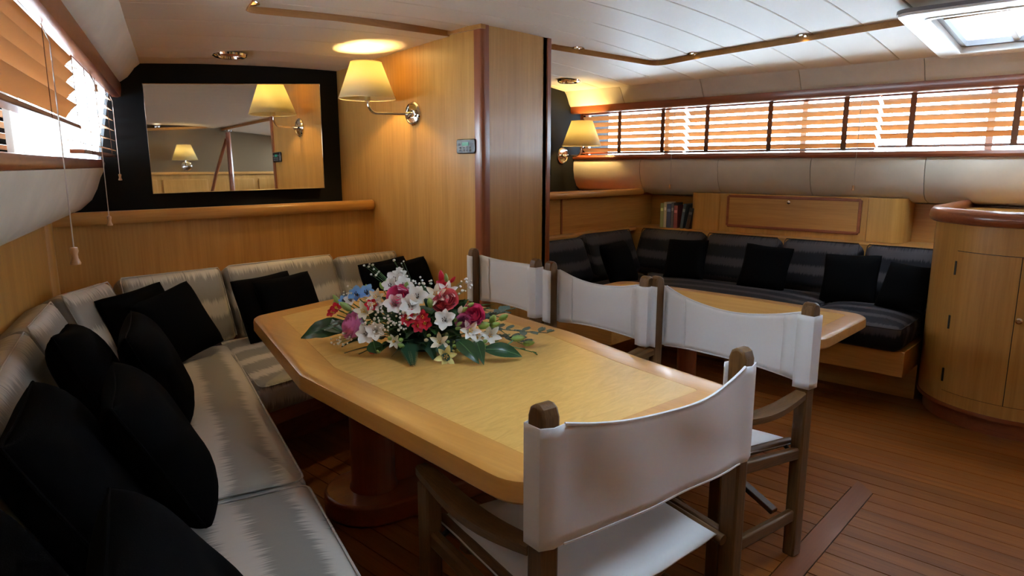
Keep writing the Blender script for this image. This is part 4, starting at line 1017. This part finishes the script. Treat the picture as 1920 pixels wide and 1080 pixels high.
def pix(px, py, z):
    """point at height z that the photo shows at this pixel"""
    cp, sp__ = math.cos(PITCH), math.sin(PITCH); sy_, cy_ = math.sin(YAW), math.cos(YAW)
    fw = Vector((sy_ * cp, cy_ * cp, -sp__)); rt = Vector((cy_, -sy_, 0)); upv = rt.cross(fw)
    d = fw + rt * ((px - 960) / FPX) - upv * ((py - 540) / FPX)
    if z is None: return d
    return Vector((0, 0, H_EYE)) + d * ((z - H_EYE) / d.z)
E0, E1 = pix(612, 628, .75), pix(985, 628, .75)
CF = (E0 + E1) / 2; CF.z = TZ + .012; AXF = (E1 - E0); AXF.z = 0; HL = AXF.length / 2; AXF.normalize(); BXF = Vector((-AXF.y, AXF.x, 0))
FA = empty('flower_arrangement', (CF.x, CF.y, TZ), 0, 'low table arrangement of white, pink and red flowers with dark leaves', 'flowers')
SA_, SB_, SC_ = HL, .19, .235
def dome(px, py):
    """front of the arrangement's dome under this pixel"""
    d = pix(px, py, None); o = Vector((0, 0, H_EYE)) - CF
    f = lambda v: Vector((v.dot(AXF) / SA_, v.dot(BXF) / SB_, v.z / SC_))
    O, Dv = f(o), f(d); a, b, c = Dv.dot(Dv), 2 * O.dot(Dv), O.dot(O) - 1; disc = b * b - 4 * a * c
    t = (-b - math.sqrt(disc)) / (2 * a) if disc > 0 else -b / (2 * a)
    p = o + d * t
    if p.z < .006: p = pix(px, py, TZ + .018) - CF
    q = f(p); nrm = (AXF * q.x / SA_ + BXF * q.y / SB_ + Vector((0, 0, q.z / SC_))).normalized()
    return p, nrm
def frame(pos, axis, spin=0.0):
    z = axis.normalized(); x = Vector((0, 0, 1)).cross(z)
    if x.length < .05: x = Vector((1, 0, 0))
    x.normalize(); y = z.cross(x); return Matrix.Translation(pos) @ Matrix((x, y, z)).transposed().to_4x4() @ Matrix.Rotation(spin, 4, 'Z')
def petal(mb, X, L, Wd, open0, open1, base=0.0, fold=.15, nl=6, nw=4, tip=1.0, mi=0, rnd=False):
    """one petal: grows from the axis, its tilt from the axis going from open0 to open1 degrees along its length"""
    G = []; r = base; z = 0.0
    for i in range(nl + 1):
        u = i / nl; a = R(open0 + (open1 - open0) * u)
        if i: r += math.sin(a) * L / nl; z += math.cos(a) * L / nl
        w = Wd * (math.sin(math.pi * min(1, .12 + .80 * u ** .9)) ** .8) * (1 if u < .999 else .35 * tip)
        if rnd: w = Wd * (.35 + .65 * math.sin(math.pi / 2 * min(1, u * 1.5))) * (1 if u < .7 else max(.25, 1 - ((u - .7) / .3) ** 2) ** .5)
        G.append([X @ Vector((r + abs(v) ** 2 * fold * w * -math.cos(a), v * w / 2, z + abs(v) ** 2 * fold * w * math.sin(a))) for v in [-1 + 2 * j / nw for j in range(nw + 1)]])
    mb.grid(G, mi)
rs = random.Random(3)
def star(name, px, py, size, mat, kind='open', ax=None, push=.004):
    size = size * .74
    p, nrm = dome(px, py); view = -pix(px, py, None).normalized()
    a = ax if ax is not None else (nrm * .6 + view * .6 + Vector((rs.uniform(-.25, .25), rs.uniform(-.25, .25), .15)))
    X = frame(p + nrm * push, a, rs.uniform(0, 6)); mb = MB()
    if kind == 'open':
        for k in range(6):
            petal(mb, X @ Matrix.Rotation(k * math.pi / 3, 4, 'Z'), size * (1.0 if k % 2 else .92), size * (.78 if k % 2 else .60), 22, 78 + rs.uniform(-10, 10), .003)
    else:
        for k in range(6):
            petal(mb, X @ Matrix.Translation((0, 0, -size * .5)) @ Matrix.Rotation(k * math.pi / 3, 4, 'Z'), size * 1.35, size * .52, 4, 70 + rs.uniform(-8, 8), .003)
    o = mb.build(name, mat, FA, smooth=60)
    st = MB()
    for k in range(5):
        b = X @ Vector((0, 0, -size * .1)); dirv = X.to_3x3() @ Vector((.25 * math.cos(k * 1.26), .25 * math.sin(k * 1.26), 1)).normalized()
        e = b + dirv * size * .62; st.tube([b, e], .0008, 4); st.lathe([(.0005, -.002), (.0018, 0), (.0005, .0025)], 6, Matrix.Translation(e))
    st.build('stamens', F['gold'] if kind != 'open' or mat is F['red'] else F['anther'], o)
    g = MB(); root = Vector((p.x * .35, p.y * .35, .03)); g.tube([p - X.to_3x3() @ Vector((0, 0, size * .5)), (p + root) / 2, root], .0018, 5); g.build('stem', F['stem'], o)
    return o
def rose(px, py, size, mat, axis=None):
    p, nrm = dome(px, py); view = -pix(px, py, None).normalized(); a = axis if axis is not None else (nrm * .8 + view * .5)
    X = frame(p, a, rs.uniform(0, 6)); mb = MB()
    for layer, (n, rr, hh, fl_, wd) in enumerate(((2, .13, 1.0, -.03, 120), (3, .24, .98, -.02, 85), (4, .34, .94, .01, 66), (5, .43, .86, .07, 56), (5, .47, .70, .16, 58))):
        for k in range(n):
            a0 = 2 * math.pi * k / n + layer * .75 + rs.uniform(-.1, .1); G = []
            for i in range(9):
                u = i / 8; row = []
                for j in range(-4, 5):
                    v = j / 4; an = a0 + R(wd) * v * (.45 + .55 * min(1, u * 1.6))
                    ra = rr * math.sin(math.pi / 2 * min(1, .12 + u * 1.3)) ** .8 + fl_ * u ** 4 + .035 * v * v * u + .02 * math.sin(an * 5 + layer) * u
                    z_ = hh * (u - .10 * v * v * u * u) - .5
                    row.append(X @ Vector((ra * size * math.cos(an), ra * size * math.sin(an), z_ * size)))
                G.append(row)
            mb.grid(G)
    o = mb.build('rose', mat, FA, smooth=70)
    g = MB()
    for k in range(5): petal(g, X @ Matrix.Translation((0, 0, -size * .58)) @ Matrix.Rotation(k * 1.257, 4, 'Z'), size * .5, size * .22, 60, 110, .004)
    g.build('sepals', F['mid'], o)
    return o
def leaf(p, dirv, L, Wd, mat, droop=.2, name='leaf', upv=Vector((0, 0, 1)), wavy=.0):
    d = dirv.normalized(); side = d.cross(upv).normalized(); u_ = side.cross(d); G = []
    for i in range(9):
        u = i / 8; w = Wd * math.sin(math.pi * (.06 + .93 * u) ** .8) ** .9; c = p + d * L * u + u_ * (L * .16 * math.sin(u * 2.6) - droop * L * u * u)
        G.append([c + side * (v * w / 2) + u_ * (abs(v) * w * .14 + wavy * math.sin(u * 17 + v * 3)) for v in (-1, -.5, 0, .5, 1)])
    for row in G:
        for q in row: q.z = max(q.z, .004 + .002 * rs.random())
    o = MB().grid(G).build(name, mat, FA, smooth=60)
    MB().tube([row[2] + u_ * .0006 for row in G], [.0016 - .0001 * i for i in range(9)], 5).build('midrib', F['stem'], o)
    return o
def pleaf(p0, p1, Wd, mat, z0=.04, z1=.012, droop=.0, **k):
    k.setdefault('upv', (Vector((0, 0, 1)) - BXF * 1.1).normalized())
    a = pix(p0[0], p0[1], TZ + z0) - Vector((CF.x, CF.y, TZ)); b = pix(p1[0], p1[1], TZ + z1) - Vector((CF.x, CF.y, TZ)); return leaf(a, b - a, (b - a).length, Wd, mat, droop, **k)
# everything below is in the arrangement's own frame (origin on the table top)
_d = dome
def dome(px, py):
    p, n_ = _d(px, py); return p + Vector((0, 0, CF.z - TZ)), n_
MB().lathe([(.11, .002), (.125, .012), (.12, .028), (.10, .034)], 28).build('tray', F['foam'], FA)
o = cushion_mb(.24, .13, .09, .03, .01).build('foam_block', F['foam'], FA); weld(o); o.location = (0, 0, .072); o.rotation_euler = (0, 0, math.atan2(AXF.y, AXF.x))
# leaves radiating out of the base
for k in range(30):
    a = 2 * math.pi * k / 30 + rs.uniform(-.1, .1); ca, sa = math.cos(a), math.sin(a); dv = AXF * ca * 1.6 + BXF * sa; r0 = .05
    el = rs.uniform(.05, .5) if k % 2 else rs.uniform(.5, 1.3)
    L = (.075 + .09 * abs(ca)) * rs.uniform(.8, 1.15); dv = dv.normalized() + Vector((0, 0, el * .8))
    leaf(AXF * ca * .10 + BXF * sa * .05 + Vector((0, 0, .05)), dv, L, .036 * rs.uniform(.8, 1.2), F['dark' if k % 3 else 'mid'], .25)
for px, py in ((690, 600), (745, 590), (765, 575), (800, 560), (820, 600), (780, 630), (870, 590), (730, 575), (655, 612), (668, 585), (715, 575), (700, 640), (735, 650), (752, 625), (812, 620), (800, 585), (850, 575), (868, 568), (815, 640), (778, 655), (905, 600), (860, 610), (720, 560), (832, 585), (755, 600), (640, 630)):
    p, n_ = dome(px, py); dv = n_ + Vector((rs.uniform(-.7, .7), rs.uniform(-.7, .7), rs.uniform(-.2, .5)))
    leaf(p - n_ * .055, dv, .075, .045, F['dark' if rs.random() < .6 else 'mid'], .15)
pleaf((655, 612), (566, 636), .075, F['dark'], .055, .010, droop=.05, wavy=.003)
pleaf((640, 622), (600, 615), .05, F['dark'], .05, .03)
pleaf((860, 640), (898, 682), .050, F['dark'], .06, .008, droop=.1)
pleaf((893, 640), (907, 684), .040, F['dark'], .05, .006, droop=.1)
pleaf((910, 655), (978, 670), .050, F['dark'], .04, .008, droop=.05)
pleaf((700, 640), (706, 662), .05, F['dark'], .06, .02)
pleaf((860, 580), (838, 560), .05, F['mid'], .12, .17)
pleaf((850, 610), (862, 572), .045, F['mid'], .10, .15)
# ferns
def fern(p0, p1, z0, z1, wd, name='fern_frond'):
    a = pix(*p0, TZ + z0) - Vector((CF.x, CF.y, TZ)); b = pix(*p1, TZ + z1) - Vector((CF.x, CF.y, TZ)); d = b - a; side = d.cross(Vector((0, 0, 1))).normalized(); mb = MB()
    mb.tube([a, (a + b) / 2 + Vector((0, 0, .006)), b], [.0016, .0012, .0006], 5)
    for k in range(22):
        u = .06 + .92 * k / 22; c = a + d * u + Vector((0, 0, .006 * math.sin(math.pi * u))); l = .8 * wd * (1 - u) ** .7 + .005
        for sg in (-1, 1):
            e = c + side * sg * l + d.normalized() * l * .45 + Vector((0, 0, -.002)); w = d.normalized() * .0036
            mb.add([c - w * .6, c + w * .6, (c + e) / 2 + w, e, (c + e) / 2 - w], [(0, 1, 2, 3, 4)])
    for v in mb.v: pass
    return mb.build(name, F['fern'], FA, smooth=0)
fern((762, 640), (774, 686), .05, .006, .045); fern((800, 640), (815, 674), .05, .006, .03); fern((740, 640), (672, 664), .05, .008, .03)
fern((725, 645), (645, 662), .05, .008, .03); fern((830, 645), (842, 676), .05, .008, .04); fern((690, 630), (640, 650), .05, .02, .03); fern((760, 645), (735, 668), .05, .01, .035)
# eucalyptus and bud sprays reaching out to the right
def sprig(path, mat, leaves, L, Wd, name, rnd=.4):
    P = [pix(a, b, TZ + z) - Vector((CF.x, CF.y, TZ)) for a, b, z in path]; mb = MB(); mb.tube(P, .0016, 5)
    for k in range(leaves):
        u = .12 + .88 * k / max(1, leaves - 1); i = min(len(P) - 2, int(u * (len(P) - 1))); f = u * (len(P) - 1) - i; c = P[i].lerp(P[i + 1], min(1, f)); d = (P[i + 1] - P[i]).normalized(); s_ = d.cross(Vector((0, 0, 1))).normalized()
        for sg in (-1, 1):
            dv = (d * .6 + s_ * sg + Vector((0, 0, rs.uniform(-.3, .6)))).normalized(); X = frame(c, dv.cross(d) + Vector((0, 0, .6)))
            n2 = dv.cross(Vector((0, 0, 1))).normalized()
            G = [[c + dv * L * t_ + n2 * v * Wd / 2 * math.sin(math.pi * (.05 + .9 * t_)) ** .6 + Vector((0, 0, abs(v) * .003)) for v in (-1, 0, 1)] for t_ in (0, .2, .4, .6, .8, 1)]
            mb.grid(G)
    return mb.build(name, mat, FA, smooth=60)
sprig([(900, 610, .07), (945, 618, .06), (985, 622, .06), (1028, 624, .055)], F['euc'], 8, .034, .026, 'eucalyptus_sprig')
sprig([(905, 600, .09), (930, 590, .11), (950, 582, .12)], F['euc'], 5, .034, .026, 'eucalyptus_sprig')
sprig([(900, 625, .05), (950, 632, .03), (985, 640, .02)], F['euc'], 6, .036, .028, 'eucalyptus_sprig')
sprig([(910, 640, .04), (960, 650, .03), (998, 660, .012)], F['stem'], 4, .03, .007, 'grass_spray')
sprig([(660, 610, .08), (640, 600, .09), (628, 612, .08)], F['euc'], 3, .036, .03, 'eucalyptus_sprig')
def bud(px, py, L, mat='bud', dirv=None):
    p, n_ = dome(px, py); dv = dirv if dirv is not None else n_ + AXF * rs.uniform(-.4, .8) + Vector((0, 0, rs.uniform(0, .5)))
    mb = MB().lathe([(.0008, -L * .5), (L * .17, -L * .3), (L * .21, 0), (L * .14, L * .3), (.001, L * .5)], 10, frame(p + n_ * .012, dv))
    o = mb.build('flower_bud', F[mat], FA, smooth=60); MB().tube([p + n_ * .012 - dv.normalized() * L * .45, p - n_ * .03], .0014, 5).build('stem', F['stem'], o); return o
for px, py, L, m in ((636, 566, .04, 'bud'), (632, 575, .03, 'bud'), (653, 578, .055, 'bud'), (718, 541, .03, 'bud'), (726, 536, .035, 'bud'), (690, 545, .03, 'bud'), (763, 543, .045, 'bud'), (807, 571, .05, 'bud'), (838, 563, .035, 'white'), (868, 583, .04, 'bud'), (880, 575, .035, 'bud'),
                     (862, 583, .04, 'white'), (905, 611, .06, 'bud'), (921, 600, .055, 'bud'), (940, 597, .05, 'bud'), (925, 610, .045, 'bud'), (966, 634, .055, 'bud'), (985, 643, .05, 'bud'), (905, 640, .035, 'bud'), (907, 648, .03, 'bud'), (733, 634, .035, 'bud'), (753, 637, .035, 'bud'), (754, 647, .04, 'bud'), (800, 637, .028, 'cream'), (805, 629, .03, 'bud'),
                     (846, 657, .035, 'yellow'), (859, 656, .035, 'yellow'), (851, 648, .03, 'bud'), (860, 650, .03, 'bud'), (868, 651, .028, 'bud'), (872, 647, .024, 'bud'), (840, 640, .024, 'bud'), (850, 640, .022, 'bud'), (853, 601, .03, 'bud'), (860, 608, .03, 'bud'), (858, 616, .03, 'bud'), (848, 530, .03, 'red'), (827, 525, .05, 'red'), (836, 527, .035, 'bud'), (703, 658, .035, 'red'), (712, 657, .035, 'bud')):
    bud(px, py, L, m)
# blooms
rose(664, 612, .072, F['mauve'], Vector(-AXF * .8 + Vector((0, 0, .35)) - BXF * .5)); rose(750, 559, .068, F['pink']); rose(888, 591, .060, F['pink'], Vector((-.75, -.55, .45))); rose(838, 562, .058, F['coral']); rose(826, 570, .045, F['coral'])
rose(868, 604, .042, F['mauve'])
for px, py, s_ in ((783, 560, .060), (772, 577, .062), (743, 574, .058), (691, 628, .058), (707, 623, .052), (835, 602, .058), (757, 540, .05), (660, 566, .035), (742, 529, .048), (750, 522, .045), (735, 540, .045), (775, 590, .04)): star('alstroemeria', px, py, s_, F['white'])
for px, py, s_, m in ((686, 586, .052, 'cream'), (818, 556, .055, 'cream'), (838, 549, .050, 'white'), (880, 622, .052, 'white'), (918, 630, .054, 'white'), (824, 642, .046, 'cream'), (836, 668, .052, 'yellow'), (893, 634, .03, 'white'), (708, 561, .046, 'cream'), (740, 640, .034, 'white'), (705, 572, .04, 'white')): star('freesia', px, py, s_, F[m], 'trumpet')
for px, py, s_ in ((766, 600, .042), (793, 596, .036), (797, 608, .038), (786, 613, .036), (628, 588, .032), (634, 580, .03), (697, 575, .034), (829, 540, .035), (778, 591, .028)): star('red_freesia', px, py, s_, F['red'], 'open')
for px, py, s_ in ((672, 556, .046), (690, 554, .048), (648, 567, .030)): star('iris', px, py, s_, F['blue'], 'open')
# gypsophila: countless small white heads on hair-fine stems
mb = MB(); hd = MB()
for px, py, n_, sx, sy_ in ((694, 513, 3, 6, 4), (709, 518, 7, 7, 12), (752, 508, 6, 12, 12), (757, 524, 6, 10, 6), (783, 540, 16, 18, 10), (797, 540, 8, 12, 8), (659, 553, 6, 10, 9), (870, 540, 9, 14, 8), (868, 552, 5, 10, 6), (650, 635, 14, 18, 10), (642, 640, 6, 10, 6), (712, 587, 8, 12, 8), (740, 607, 22, 30, 18), (722, 605, 10, 16, 12), (745, 615, 10, 12, 14), (720, 622, 8, 14, 10), (691, 610, 6, 10, 10), (765, 590, 5, 10, 6)):
    for k in range(n_):
        a, b = px + rs.uniform(-1, 1) * sx, py + rs.uniform(-1, 1) * sy_; p, nn = dome(a, b); p = p + nn * rs.uniform(.012, .03); r = rs.uniform(.0028, .0052)
        hd.lathe([(.0005, -r * .8), (r * .8, -r * .4), (r, .1 * r), (r * .6, r * .7), (.0005, r * .8)], 6, frame(p, nn))
        mb.tube([p, p * .5 + Vector((0, 0, .05))], .0006, 3)
o = hd.build('gypsophila_heads', F['white'], FA, smooth=60); o['kind'] = 'stuff'
o = mb.build('gypsophila_stems', F['stem'], FA, smooth=0); o['kind'] = 'stuff'
